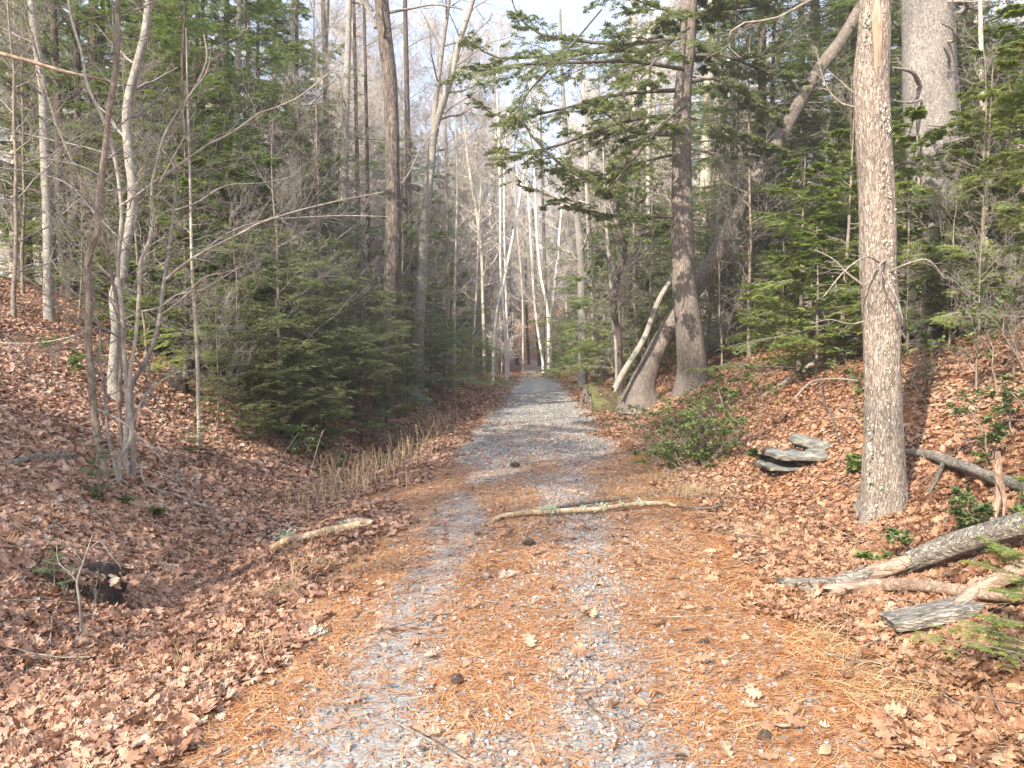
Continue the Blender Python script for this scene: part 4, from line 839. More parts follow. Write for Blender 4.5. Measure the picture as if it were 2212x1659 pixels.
# thicket of young hemlocks along the left ditch
for i, (X, Yb, sc) in enumerate([(600, 965, .55), (700, 985, .5), (780, 965, .6), (550, 945, .6), (640, 960, .62), (590, 940, .8), (520, 915, .9), (700, 930, .95), (770, 915, .95), (835, 930, .75), (880, 900, .9), (690, 880, 1.2), (600, 870, 1.3), (760, 860, 1.3), (930, 870, .9), (960, 850, 1.0), (900, 850, 1.3), (1000, 835, 1.0), (480, 850, 1.2), (540, 830, 1.4), (1040, 822, 1.0), (820, 850, 1.4), (420, 790, 1.1), (360, 760, 1.2)]):
    b = onground(X, Yb)
    HEMS[i % 3].put(float(b[0]), float(b[1]), i*2.3, sc*(.66 if sc > .8 else .85), 'bushy young hemlock in the thicket along the left ditch', 'young hemlocks along the left ditch')
for i, (X, d, sc) in enumerate([(480, 13, 1.1), (560, 15, 1.25), (630, 17, 1.3), (400, 12, 1.0), (330, 13, 1.2), (700, 20, 1.4), (240, 15, 1.0), (150, 16, 1.1), (780, 22, 1.3)]):
    putx(HEML, i, X, d, i*2.9, sc, 'bright green young hemlock behind the left thicket', 'bright young hemlocks on the left')
for i, (X, d, sc) in enumerate([(1765, 11.5, .95), (1725, 12.6, .95), (1690, 15.5, 1.0), (1820, 12.0, 1.0), (1790, 14.5, 1.2), (1960, 10.4, .62), (2050, 10.2, .66), (2000, 10.8, .95), (2045, 10.6, 1.05), (2110, 9.8, .85), (2170, 10.5, 1.15), (2235, 9.0, .95), (2130, 13.5, 1.3), (2210, 12.5, 1.35), (1850, 16, 1.3), (1945, 15, 1.2), (2080, 11.2, .5)]):
    putx(HEML, i, X, d, i*1.9, sc, 'bright yellow-green young hemlock growing on the right bank', 'bright young hemlocks on the right bank')
for i, (X, d, sc) in enumerate([(1590, 18, 1.0), (1660, 17, .9), (1540, 20, 1.1), (1720, 16, 1.0), (1620, 22, 1.5), (1350, 24, .8), (1400, 22, .9), (1430, 25, 1.2), (1300, 30, 1.0), (1240, 38, .9), (1210, 46, 1.0)]):
    putx(HEMS if i < 5 else HEML, i, X, d, i*2.9, sc, 'bushy young hemlock between the trunks right of the path', 'young hemlocks right of the path')
for i, (X, d, sc) in enumerate([(475, 14.5, 1.9), (395, 13, 1.7), (680, 17, 2.2), (300, 14, 2.2), (160, 15, 2.3), (430, 16, 2.6), (545, 18, 2.8), (640, 20, 2.9), (330, 18, 3.0), (225, 19, 3.2), (120, 18, 2.7), (710, 24, 3.0), (-20, 17, 2.8), (490, 23, 3.8), (60, 24, 4.0), (860, 30, 2.6), (280, 26, 4.2)]):
    putx(HEMG, i, X, d, i*2.2, sc*.36, 'fresh green hemlock with fine drooping sprays among the trunks on the left', 'fresh green hemlocks on the left')
for i, (X, d, sc) in enumerate([(1570, 20, 2.6), (1650, 18.5, 2.4), (1760, 19, 2.8), (1860, 21, 3.4), (1960, 18, 2.9), (2080, 17, 3.0), (2190, 16, 3.0), (1700, 24, 4.0), (1990, 24, 4.2)]):
    putx(HEMG, i, X, d, i*2.2, sc*.36, 'fresh green hemlock with fine drooping sprays among the trunks on the right', 'fresh green hemlocks on the right')
for i, (X, d, sc) in enumerate([(600, 14, .9), (690, 15.5, 1.0), (770, 17, 1.2), (870, 19, 1.3), (960, 24, 1.5)]):
    putx(THIN, i, X, d, i*1.9, sc, 'tall leafless sapling with fine grey twigs in the left woods', 'tall bare saplings in the left woods')
for i, (X, d, sc) in enumerate([(1560, 16.6, .9), (1620, 16.2, 1.0), (1330, 22, 1.5), (1400, 20, 1.4)]):
    putx(THIN, i, X, d, i*1.4, sc, 'tall leafless sapling with fine brown twigs in the right woods', 'tall bare saplings in the right woods')
# bare saplings and twiggy shrubs
for i, (X, Yb, sc) in enumerate([(520, 905, .7), (600, 900, .8), (470, 930, .6), (660, 860, 1.0), (740, 850, 1.1), (560, 800, 1.3), (320, 800, 1.0), (30, 690, .9), (170, 690, 1.0), (400, 740, 1.1), (860, 800, 1.3), (960, 800, 1.2), (1000, 790, 1.3), (700, 790, 1.5), (800, 780, 1.4), (50, 640, 1.2), (640, 760, 1.4), (920, 780, 1.2)]):
    b = onground(X, Yb); THIN[i % 3].put(float(b[0]), float(b[1]), i*1.1, sc, 'leafless twiggy sapling in the undergrowth left of the path', 'bare saplings left of the path')
for i, (X, Yb, sc) in enumerate([(1560, 770, .9), (1620, 720, 1.0), (1690, 720, .9), (1830, 700, .7), (1960, 780, .45), (2050, 760, .5), (2130, 720, .6), (2190, 820, .45), (1300, 800, .8), (1370, 790, .9), (1240, 790, .8), (1430, 780, 1.0), (2110, 860, .3), (1990, 870, .3)]):
    b = onground(X, Yb); THIN[(i+1) % 3].put(float(b[0]), float(b[1]), i*1.7, sc, 'leafless twiggy sapling in the undergrowth right of the path', 'bare saplings right of the path')
# far bare forest
rnd = random.Random(21); cnt = 0
spots = []
for d0, d1, n in ((24, 38, 12), (38, 55, 26), (55, 80, 48), (80, 120, 70)):
    k = 0
    while k < n:
        d = rnd.uniform(d0, d1); X = rnd.uniform(-60, 2270); b = at(X, 750, d)
        if abs(b[0]-cx(b[1])) < (3.0 if d < 70 else 1.2) or (-6 < b[0] < 5.5 and 26 < b[1] < 45.5) or any((b[0]-q[0])**2+(b[1]-q[1])**2 < 1.6 for q in spots): continue
        spots.append((b[0], b[1])); k += 1; cnt += 1
        side = 'left of' if b[0] < cx(b[1]) else 'right of'
        zone = 'far bare tree in the grey woods %s the path' % side if d < 80 else 'farthest bare tree in the woods beyond the bend, %s the path' % side
        BARE[cnt % 4].put(float(b[0]), float(b[1]), rnd.uniform(0, 6.28), rnd.uniform(.75, 1.15), zone, zone.replace('tree', 'trees'))
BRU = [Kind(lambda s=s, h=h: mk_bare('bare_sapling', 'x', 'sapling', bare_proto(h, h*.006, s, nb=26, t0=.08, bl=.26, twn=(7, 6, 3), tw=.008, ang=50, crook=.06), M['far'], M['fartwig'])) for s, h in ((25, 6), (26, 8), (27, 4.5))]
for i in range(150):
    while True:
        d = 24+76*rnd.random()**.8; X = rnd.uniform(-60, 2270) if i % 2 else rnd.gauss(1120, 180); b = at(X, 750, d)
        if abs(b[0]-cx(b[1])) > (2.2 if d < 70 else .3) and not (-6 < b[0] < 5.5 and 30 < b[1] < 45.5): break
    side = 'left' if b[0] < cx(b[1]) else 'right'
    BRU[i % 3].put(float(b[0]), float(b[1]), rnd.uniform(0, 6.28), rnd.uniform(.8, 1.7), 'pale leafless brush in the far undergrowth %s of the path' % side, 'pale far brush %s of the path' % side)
for i in range(36):
    X = rnd.uniform(560, 1080) if i < 25 else rnd.uniform(1150, 1500); d = rnd.uniform(40, 66); b = at(X, 750, d)
    if -6 < b[0] < 5.5 and 26 < b[1] < 45.5: b = at(X, 750, 50+i*.3)
    if abs(b[0]-cx(b[1])) < 2.5: continue
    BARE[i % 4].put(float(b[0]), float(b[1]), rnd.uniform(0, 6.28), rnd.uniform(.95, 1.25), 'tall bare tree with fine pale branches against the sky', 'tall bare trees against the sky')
for i, (X, d, sc) in enumerate([(700, 46, 1.0), (800, 52, 1.1), (600, 42, 1.0), (930, 60, 1.1), (520, 38, .9), (1000, 72, 1.3)]):
    putx(HEMP, i, X, d, i*1.9, sc, 'pale green conifer crown showing through the trunks left of the path', 'pale green conifers beyond the left thicket')
# trees behind and left of the camera whose shade falls across the path
for x, y, sc in ((-9.9, -.5, .88), (-7.6, .9, .52)):
    HEMB[0].put(x, y, x, sc, 'hemlock standing on the bank outside the left edge', 'hemlocks outside the left edge')
for i, (x, y, sc) in enumerate([(-7.0, -.4, .75), (-10.5, -5.5, 1.0)]):
    BARE[i].put(x, y, i*2., sc, 'bare tree standing on the bank outside the left edge', 'bare trees outside the left edge')
for i, (X, d, sc) in enumerate([(1345, 40, 1.2), (1390, 33, 1.0), (1310, 55, 1.3), (960, 58, 1.2), (1440, 42, 1.2)]):
    putx(HEMP, i, X, d, i*1.9, sc, 'tall sunny pine crown behind the far end of the path', 'sunlit pines behind the far path')
for i, (X, d, sc) in enumerate([(1330, 27, 2.1), (1370, 25, 1.8), (1405, 29, 2.2), (1300, 34, 2.0), (1435, 27, 1.9), (1290, 42, 2.0), (1350, 36, 2.8), (970, 32, 1.4), (930, 27, 1.4), (890, 24, 1.6), (1240, 52, 1.6)]):
    putx(HEML, i, X, d, i*1.3, sc, 'sunlit green hemlock crowding the far part of the path', 'sunlit hemlocks along the far path')
for i, (x, y, sc) in enumerate([(3.6, 92, .6), (-1.5, 99, .7)]):
    HEMB[i % 3].put(x, y, i*2., sc, 'dim hemlock closing the view beyond the bend of the path', 'hemlocks beyond the bend')

# ------------------------------------------------------------------ laurel bushes
M['laurel2'] = leafmat('light_laurel_leaves', [(0, (.08, .12, .03)), (.5, (.15, .21, .05)), (.85, (.25, .30, .08)), (1, (.38, .38, .14))], .35, .4, .4)
def laurel(name, label, X, Yb, w_, h_, nst=9, seed=0, leaf=.07, d=None, spread=1., group=None):
    g2 = np.random.default_rng(seed); b = onground(X, Yb) if d is None else at(X, Yb, d)
    b[2] = H(b[0], b[1])
    t = thing(name, label, 'shrub', tuple(b), group)
    st = []
    for i in range(nst):
        a = g2.random()*6.28; p0 = np.array([g2.normal(0, w_*.30), g2.normal(0, w_*.24), -.02]); p0[2] += float(H(b[0]+p0[0], b[1]+p0[1])-b[2])
        L = h_*g2.uniform(.6, 1.1); n = 7; s = np.linspace(0, 1, n)[:, None]
        P = p0+np.array([math.cos(a)*spread*w_*.35, math.sin(a)*spread*w_*.3, L])*s+np.cumsum(g2.normal(0, .045, (n, 3)), 0)*h_; P[0] = p0; st.append(P)
    P = np.array(st); Rr = np.linspace(.009, .004, 7)[None]*np.ones((nst, 1))
    Q = spawn(P, Rr, g2, 5, .35, 1, 45, .45, 5, .6, .1, .16, rmin=.002); Q2 = spawn(*Q, g2, 3, .4, 1, 45, .5, 4, .8, .1, .14, rmin=.0018)
    obj('stem', tubes(P, Rr, k=5)+tubes(*Q, k=4)+tubes(*Q2, k=3), M['brownsap'], t, True, local=True)
    E = np.concatenate([Q[0][:, -2:], Q2[0][:, -2:]])
    parts = []
    ends = E[:, -1]; T = norm(E[:, -1]-E[:, -2])
    m = len(ends); nl = 6
    a = (np.arange(nl)/nl*6.283)[None]+g2.random((m, 1))*6; az = np.stack([np.cos(a), np.sin(a), 0*a], -1)
    el = g2.uniform(-.5, .7, (m, nl))[..., None]; D = norm(az+T[:, None]*.5+np.array([0, 0, 1])*el)
    W = norm(np.cross(D, np.array([0, 0, 1.])+g2.normal(0, .2, (m, nl, 3)))); Nn = np.cross(W, D)
    pos = ends[:, None]-T[:, None]*g2.random((m, nl, 1))*.05; l = (leaf*g2.uniform(.6, 1.2, (m, nl)))[..., None]; ww = l*.2
    V = np.stack([pos, pos+D*l*.35+W*ww+Nn*l*.05, pos+D*l*.35-Nn*l*.02, pos+D*l*.35-W*ww+Nn*l*.05, pos+D*l*.72+W*ww*.8+Nn*l*.02, pos+D*l*.72-Nn*l*.04, pos+D*l*.72-W*ww*.8+Nn*l*.02, pos+D*l-Nn*l*.12], 2)
    f = np.array([[0, 1, 2, 2], [0, 2, 3, 3]]); k = np.arange(m*nl)[:, None]*8
    tri = np.concatenate([k+np.array([[0, 2, 1]]), k+np.array([[0, 3, 2]]), k+np.array([[4, 5, 7]]), k+np.array([[5, 6, 7]])]); quad = np.concatenate([k+np.array([[1, 2, 5, 4]]), k+np.array([[2, 3, 6, 5]])])
    r = g2.random(m*nl)
    V = V.reshape(-1, 3)
    obj('foliage', [(V, tri, np.tile(r, 4)), (V, quad, np.tile(r, 2))], M['laurel2'] if seed in (1, 3, 5, 10, 16) else M['laurel'], t, local=True)
    return t
laurel('laurel_bush', 'leafy green laurel bush spilling toward the path before the big hemlock', 1530, 990, 1.35, .68, 38, 1, .062)
laurel('laurel_bush', 'upright laurel sprigs just above the spilling bush, on the bank', 1590, 880, .9, .55, 7, 2, .07)
laurel('laurel_bush', 'low laurel at the left foot of the stone slabs', 1480, 1020, .6, .3, 10, 3, .06)
laurel('laurel_bush', 'small laurel sprig beside the dark gap under the stone slabs', 1645, 1005, .18, .22, 3, 4, .09)
laurel('laurel_bush', 'bright laurel rosette left of the foot of the flaky trunk', 1850, 1015, .15, .14, 3, 5, .09)
laurel('laurel_bush', 'crooked laurel with pale arching stem right of the flaky trunk', 2010, 900, 1.1, .8, 7, 6, .075)
laurel('laurel_bush', 'laurel high behind the flaky trunk, in front of the broad pine', 2030, 690, .9, .9, 7, 7, .08, 10.0)
laurel('laurel_bush', 'dark laurel mass at the right edge below the bank top', 2200, 960, .8, .5, 8, 8, .07)
laurel('laurel_bush', 'low laurel between the fallen logs at right', 2070, 1160, .7, .2, 7, 9, .06)
laurel('laurel_bush', 'tiny laurel seedling above the forked logs', 1890, 1225, .16, .12, 3, 10, .07)
laurel('laurel_bush', 'laurel leaves at the foot of the many-stemmed clump', 265, 1100, .35, .12, 6, 11, .06)
laurel('laurel_bush', 'dark laurel under the hemlocks at the edge of the left ditch', 640, 990, .6, .35, 9, 12, .07)
laurel('laurel_bush', 'laurel mass crowding the left edge of the far path', 1035, 800, 3.2, 2.2, 36, 13, .14)
laurel('laurel_bush', 'smaller laurel behind the mass at the left edge of the far path', 985, 800, 3., 2.0, 30, 14, .13)
laurel('laurel_bush', 'low dark laurel at the right edge of the far path', 1215, 797, 2.0, .9, 18, 15, .14)
laurel('laurel_bush', 'sprig of pale green leaves on the left bank above the clump', 160, 800, .5, .35, 5, 16, .07)
laurel('laurel_bush', 'laurel leaves around the thin sapling on the left', 430, 820, .8, .5, 8, 17, .075)

# ------------------------------------------------------------------ logs, sticks, stones
def gpl(pts, n=50):
    P = []; Rr = []
    for q in pts:
        b = onground(q[0], q[1]); r_ = q[2]/2.16*b[1]/F/2; P.append(b+np.array([0, 0, r_+(q[3] if len(q) > 3 else 0)+.01])); Rr.append(r_)
    return resample(P, Rr, n)
P, Rr = gpl([(1700, 1290, 34), (1806, 1287, 36), (1856, 1280, 34, .03), (1956, 1262, 38, .07), (2056, 1246, 42, .11), (2150, 1230, 44, .14), (2260, 1208, 44, .16)], 140)
t = thing('fallen_log', 'upper bark-covered log with a bare middle, running up to the right edge', 'log', tuple(P[0]))
obj('bare_wood', tubes(P, Rr*.82, k=20, rough=.22, seed=3, ragged=.05), M['dead_h'], t, True)
for a_, b_, sd in ((0, 44, 31), (70, 140, 35)): obj('bark', tubes(P[a_:b_], Rr[a_:b_]*1.08, k=28, rough=.26, seed=sd, ragged=.10), M['log_h'], t, True)
snag('fallen_log', 'slim smooth reddish log lying below the bark-covered one', 'log', [(1795, 1302, 34, .02), (1856, 1296, 27, .04), (1981, 1300, 25, .06), (2081, 1318, 26, .06), (2212, 1336, 23, .07), (2290, 1340, 22, .07)], M['dead_h'], k=18, rough=.25, n=110, ground=True, seed=5)
snag('fallen_log', 'reddish log crossing behind the slim one toward the right edge', 'log', [(2060, 1350, 30, .03), (2110, 1322, 34, .06), (2212, 1290, 38, .1), (2300, 1262, 38, .14)], M['dead_h'], k=18, rough=.25, n=50, ground=True, seed=9)
snag('fallen_log', 'dark fallen log angling down right from behind the flaky trunk', 'log', [(1962, 985, 14), (1990, 1003, 20, .05), (2057, 1034, 23, .08), (2148, 1072, 26, .08), (2250, 1110, 28, .08)], M['log_h'], k=16, rough=.22, n=60, ground=True, seed=11)
snag('dead_stick', 'lichened stick leaning between the dark log and the foot of the flaky trunk', 'stick', [(2044, 1020, 10, .12), (2025, 1050, 11, .06), (1995, 1085, 9), (1970, 1110, 7)], M['logbark'], k=8, ground=True, seed=12)
dS = float(onground(2135, 1178)[1]); P_, R__ = traced([(2155, 975, 10), (2156, 1010, 16), (2160, 1058, 18), (2148, 1110, 16), (2135, 1182, 15)], dS, 40)
single('dead_stick', 'upright broken stick with peeling bark at the right edge, crossing the dark log', 'stick', tubes(P_, R__, k=10, rough=.15)+tubes(*traced([(2158, 1040, 10), (2170, 1080, 9), (2168, 1115, 6)], dS-.05, 14), k=8, rough=.1), M['deadwood'])
snag('fallen_log', 'bare straw-coloured log lying up the sunny slope left of the flaky trunk', 'log', [(1645, 864, 9), (1700, 830, 12), (1760, 792, 13), (1815, 758, 12), (1868, 728, 10)], M['palestem'], k=10, rough=.10, n=50, ground=True, seed=13)
snag('dead_stick', 'thin curved stick arching across the sunny slope', 'stick', [(1710, 870, 4), (1750, 845, 5, .1), (1790, 842, 5, .12), (1865, 845, 4, .1)], M['twig'], k=6, ground=True, seed=14, twigs=4)
snag('dead_stick', 'dark forked twig standing above the stone slabs', 'stick', [(1772, 842, 3.4, .1), (1780, 890, 4, .12), (1800, 930, 3.5, .1), (1816, 985, 3, .02)], M['twigdark'], k=6, ground=True, seed=15, twigs=3)
# the branch lying across the path
t = thing('fallen_branch', 'long yellow lichen-tufted branch lying across the middle of the path', 'branch', tuple(onground(1250, 1110)))
P, Rr = gpl([(1062, 1134, 10), (1085, 1126, 13), (1130, 1120, 12, .01), (1192, 1119, 12, .02), (1283, 1113, 11, .02), (1377, 1104, 10.5, .03), (1428, 1102, 10, .03), (1440, 1101, 8, .03), (1462, 1103, 6, .02)], 90)
P3, R3 = gpl([(1455, 1102, 6, .02), (1485, 1108, 6, .03), (1512, 1112, 6, .03), (1543, 1111, 6, .04), (1557, 1100, 4.5, .08)], 30)
obj('dark_tip', tubes(P3, R3, k=8, rough=.15), M['twigdark'], t, True)
obj('main_stem', tubes(P, Rr, k=10, rough=.12, seed=2), M['yellowwood'], t, True)
P2, R2 = gpl([(1185, 1112, 8, .02), (1246, 1103, 7.5, .03), (1294, 1098, 7, .04), (1330, 1094, 5, .04), (1358, 1088, 3.6, .04)], 40)
g2 = np.random.default_rng(3)
q = spawn(P2[None], R2[None], g2, 6, .3, 1, 45, .22, 5, .5, .1, .12, rmin=.002)
obj('side_branch', tubes(P2, R2, k=8, rough=.12)+tubes(*q, k=4), M['logbark'], t, True)
q = spawn(P[None], Rr[None], g2, 9, .35, 1, 50, .07, 5, .4, .15, .14, rmin=.0025)
for a_, b_ in zip(*q): obj('twig', tubes(a_, b_, k=4), M['twig'], t, True)
def tuft(c, r, n, g2, sz=.012):
    pos = c+g2.normal(0, 1, (n, 3))*r*np.array([1, .8, .7]); D = norm(g2.normal(0, 1, (n, 3))+np.array([0, -.2, .4])); W = norm(np.cross(D, g2.normal(0, 1, (n, 3))))
    l = (sz*g2.uniform(.6, 1.5, n))[:, None]; V = np.stack([pos-W*l*.4, pos+D*l, pos+W*l*.4, pos-D*l*.3], 1).reshape(-1, 3); return V, np.arange(n*4).reshape(-1, 4), g2.random(n)
lt = []
for (X, Y, r, n) in ((1188, 1104, .035, 420), (1175, 1112, .02, 120), (1262, 1105, .02, 120), (1300, 1106, .022, 120), (1385, 1094, .022, 160), (1345, 1102, .015, 80)):
    i = np.argmin([abs((p_[0]/p_[1]*F*2.16+1106)-X) for p_ in P]); lt.append(tuft(P[i]+np.array([0, 0, .02]), r, n, g2))
obj('lichen_tuft', lt, M['lichen'], t)
snag('dead_stick', 'short pale stick on the path just beyond the long yellow branch', 'stick', [(1226, 1062, 5), (1250, 1067, 5), (1273, 1072, 4)], M['yellowwood'], k=7, ground=True, seed=16)
snag('dead_stick', 'thin dark twig trailing right from the long yellow branch', 'stick', [(1380, 1110, 2.4), (1410, 1130, 2.6), (1500, 1142, 2.6), (1570, 1140, 2.2), (1640, 1130, 3.4), (1690, 1134, 5), (1712, 1124, 3)], M['twigdark'], k=6, ground=True, seed=17, twigs=5)
snag('wood_chip', 'small pale splinter of wood on the leaves right of the path', 'wood', [(1702, 1160, 7), (1715, 1185, 8)], M['palestem'], k=6, ground=True, seed=18)
snag('rotten_log', 'short pale rotten log lying at the left shoulder of the path', 'log', [(588, 1196, 12, .03), (610, 1192, 18, .04), (675, 1178, 17, .05), (710, 1168, 18, .05), (745, 1160, 18, .04), (772, 1156, 20, .04)], M['yellowwood'], k=12, rough=.18, n=60, ground=True, seed=19)
t = snag('log_piece', 'orange crumbling end piece at the right tip of the short rotten log', 'log', [(762, 1150, 18, .05), (780, 1148, 20, .04), (800, 1146, 18, .03)], M['wound'], k=12, rough=.3, n=16, ground=True, seed=20)
b = onground(755, 1150); single('lichen_clump', 'pale green lichen on top of the short rotten log', 'lichen', [tuft(b+np.array([0, 0, .07]), .035, 260, g2)], M['lichen'])
b = onground(683, 1380); single('lichen_clump', 'pale green lichen lump lying alone on the needles at the lower left', 'lichen', [tuft(b+np.array([0, 0, .018]), .03, 320, g2, .015)], M['lichen'])
b = onground(615, 1170); single('lichen_clump', 'grey lichened bark scrap behind the short rotten log', 'lichen', [tuft(b+np.array([0, 0, .04]), .06, 320, g2, .02)], M['lichen'])
snag('dead_stick', 'lichened twig right of the orange log end', 'stick', [(825, 1142, 4), (852, 1133, 6)], M['lichen'], k=6, ground=True, seed=21)
snag('dead_stick', 'long thin pale twig arching over leaves in the left ditch', 'stick', [(306, 1050, 2.4, .2), (312, 1070, 2.6, .12), (385, 1092, 3, .08), (433, 1105, 3, .06), (527, 1110, 2, .03)], M['palestem'], k=6, ground=True, seed=22)
snag('dead_stick', 'thin dark stick poking out of leaves in the left ditch', 'stick', [(395, 1075, 2, .5), (430, 1120, 2.6, .3), (470, 1165, 3, .12), (500, 1202, 3.4)], M['twigdark'], k=6, ground=True, seed=23)
snag('fallen_log', 'mossy weathered log half buried on the left bank', 'log', [(22, 1012, 14), (60, 1004, 18), (100, 1001, 19), (160, 1000, 15), (215, 1010, 7)], M['logbark'], k=12, rough=.15, n=40, ground=True, seed=24)
stem_thing('tiny_sapling', 'tiny forked grey sapling in the leaves at lower left, before a dark hollow', 'sapling', [(175, 1345, 6), (172, 1300, 5.6), (167, 1258, 5.4), (180, 1215, 4), (192, 1180, 3.2), (200, 1155, 2)], M['grey'], 4.55, 7, .05, 30, base=.05, seed=85,
    branches=[[(167, 1258, 3.6), (148, 1235, 3), (130, 1220, 2.6), (122, 1175, 1.6)], [(190, 1188, 2.4), (215, 1170, 2), (240, 1200, 1.6), (262, 1225, 1)], [(180, 1215, 2), (160, 1190, 1.8), (140, 1170, 1.4), (120, 1165, 1)]],
    spawnargs=[dict(src='b', lv=[lv(4, .3, 1, 45, .35, 4, wig=.14, rr=.6, rmin=.0012)])], matb=M['twig'])
def rock(name, label, c, s, rz=0, tilt=0, seed=0, mat='rock', power=3.0, n=26, am=.10):
    g2 = np.random.default_rng(seed); th = np.linspace(0, 2*math.pi, n*2, endpoint=False); ph = np.linspace(-math.pi/2, math.pi/2, n)
    TH, PH = np.meshgrid(th, ph); f = lambda a: np.sign(a)*np.abs(a)**(1/power*1.2)
    x = f(np.cos(PH))*f(np.cos(TH)); y = f(np.cos(PH))*f(np.sin(TH)); z = f(np.sin(PH))
    nn = 1+am*2*(fbm(x*2.2+seed*3+z, y*2.2+z*1.7+9, 4)-.5)
    V = np.stack([x*s[0]*nn, y*s[1]*nn, z*s[2]*nn], -1)
    ct, st_ = math.cos(tilt), math.sin(tilt); V = np.stack([V[..., 0]*ct+V[..., 2]*st_, V[..., 1], -V[..., 0]*st_+V[..., 2]*ct], -1)
    cr, sr = math.cos(rz), math.sin(rz); V = np.stack([V[..., 0]*cr-V[..., 1]*sr, V[..., 0]*sr+V[..., 1]*cr, V[..., 2]], -1)
    k = 2*n; i = np.arange(n-1)[:, None]*k; j = np.arange(k)[None]
    Fq = np.stack([i+j, i+(j+1) % k, i+k+(j+1) % k, i+k+j], -1).reshape(-1, 4)
    return single(name, label, 'stone', [(V.reshape(-1, 3)+np.array(c), Fq)], M[mat], origin=c)
a_ = onground(1925, 1385); c_ = onground(2095, 1340); q_ = (a_+c_)/2; dv = c_-a_
o = rock('bark_slab', 'flat lichened slab of bark at the lower right, below both logs', q_+np.array([0, 0, .085]), (np.linalg.norm(dv)*.54, .10, .026), math.atan2(dv[1], dv[0])-.0, -math.atan2(dv[2], math.hypot(dv[0], dv[1]))*.8, 41, 'log_h', 9., am=.16)
o['category'] = 'bark'
b = onground(1738, 1020)
rock('stone_slab', 'long flat grey stone slab roofing a dark gap in the right bank', b+np.array([-.02, .26, .145]), (.31, .34, .04), .05, .03, 1, power=4., am=.12)
rock('stone_slab', 'thin stone ledge at the bottom under the flat slab', b+np.array([-.06, .30, .01]), (.30, .30, .022), -.1, 0, 2, power=5., am=.10)
rock('stone_slab', 'thick tilted slab leaning on top of the flat slab', b+np.array([.20, .34, .255]), (.22, .20, .055), -.2, .26, 3, power=3.2, am=.14)
rock('stone_slab', 'wide sloping stone right of the dark gap under the tilted slab', b+np.array([.33, .30, .10]), (.26, .26, .09), .1, .18, 4, power=4., am=.12)
x = b[0]+rng.uniform(-.42, .55, 260); y = b[1]+rng.uniform(.08, .75, 260)
zt = np.where(x < b[0]+.1, b[2]+.185, b[2]+.10); k_ = (y > b[1]+.22) | (x > b[0]+.42)
tag(obj('fallen_leaves', [leaves(x[k_], y[k_], .07, _T3, _F3, .4, .3, z=np.maximum(H(x[k_], y[k_])+.02, zt[k_]))], M['leaf']), 'brown leaves gathered on and behind the stone slabs', 'leaf litter', kind='stuff')
b = at(1610, 712, 20); b[2] = H(b[0], b[1])+.2; rock('boulder', 'grey boulder in the shade right of the big hemlock', b, (.85, .6, .5), .3, .2, 5)
b = at(1542, 722, 21); b[2] = H(b[0], b[1])+.2; rock('boulder', 'pale grey rock seen between the big hemlock and the boulder', b, (.4, .4, .5), .3, 0, 6)
b = onground(905, 875); rock('boulder', 'flat grey rock under hemlocks beside the left ditch', b+np.array([0, .1, .08]), (.35, .3, .2), .3, .4, 7)
b = onground(380, 850); rock('boulder', 'dark jagged rock on the left bank behind the clump', b+np.array([0, .1, .08]), (.12, .12, .14), .3, 0, 8, 'soil', am=.3)
# mossy root plate beside the path with its torn dark face
b = onground(1292, 893)
t = thing('root_mound', 'moss-covered root mound with a torn dark face beside the path, under the leaning trunks', 'root mound', tuple(b))
n = 40; a, c = np.meshgrid(np.linspace(0, 1, n), np.linspace(0, 1, n))
X = b[0]-.10+a*2.3; Y = b[1]-.10+c*3.2+a*.25; edge = np.sin(math.pi*np.clip(c, 0, 1))**.8*(.85+.5*(fbm(Y*2.2, X*2.2, 3)-.5))
hgt = (.56*(1-ss(0., 1, a))+.12)*edge
Z = np.maximum(H(X, Y)+(fbm(X*2, Y*2, 3)-.5)*.2*edge, H(b[0], b[1])*(1-a)+H(X, Y)*a+hgt+(fbm(X*3, Y*3, 3)-.5)*.12-.15*a)-.03
V = np.stack([X, Y, Z], -1).reshape(-1, 3); i = np.arange(n-1)[:, None]*n+np.arange(n-1)[None]; Fq = np.stack([i, i+1, i+n+1, i+n], -1).reshape(-1, 4)
Lf = V.reshape(n, n, 3)[:, 0]; m_ = 10; s = np.linspace(0, 1, m_)[:, None, None]
bot = Lf.copy(); bot[:, 2] = H(bot[:, 0], bot[:, 1])-.1
S = Lf[None]*(1-s)+bot[None]*s; S[..., 0] += np.sin(s[..., 0]*3.14)*.16+(fbm(S[..., 1]*6, S[..., 2]*3, 3)-.5)*.25*np.sin(s[..., 0]*3.14); 
i2 = np.arange(m_-1)[:, None]*n+np.arange(n-1)[None]; F2 = np.stack([i2, i2+1, i2+n+1, i2+n], -1).reshape(-1, 4)
obj('moss_top', [(V, Fq)], M['moss'], t, True); mx = rng.uniform(b[0]+.1, b[0]+2.2, 420); my = rng.uniform(b[1], b[1]+3.0, 420); ia = np.clip(((mx-b[0]+.1)/2.3*(n-1)).astype(int), 0, n-1); ic = np.clip(((my-b[1]+.1)/3.2*(n-1)).astype(int), 0, n-1)
tag(obj('fallen_leaves', [leaves(mx, my, .075, _T3, _F3, .4, .4, z=Z[ic, ia]+.01)], M['leaf']), 'brown leaves scattered over the mossy root mound', 'leaf litter', kind='stuff'); obj('torn_face', [(S.reshape(-1, 3), F2)], M['soil'], t, True)
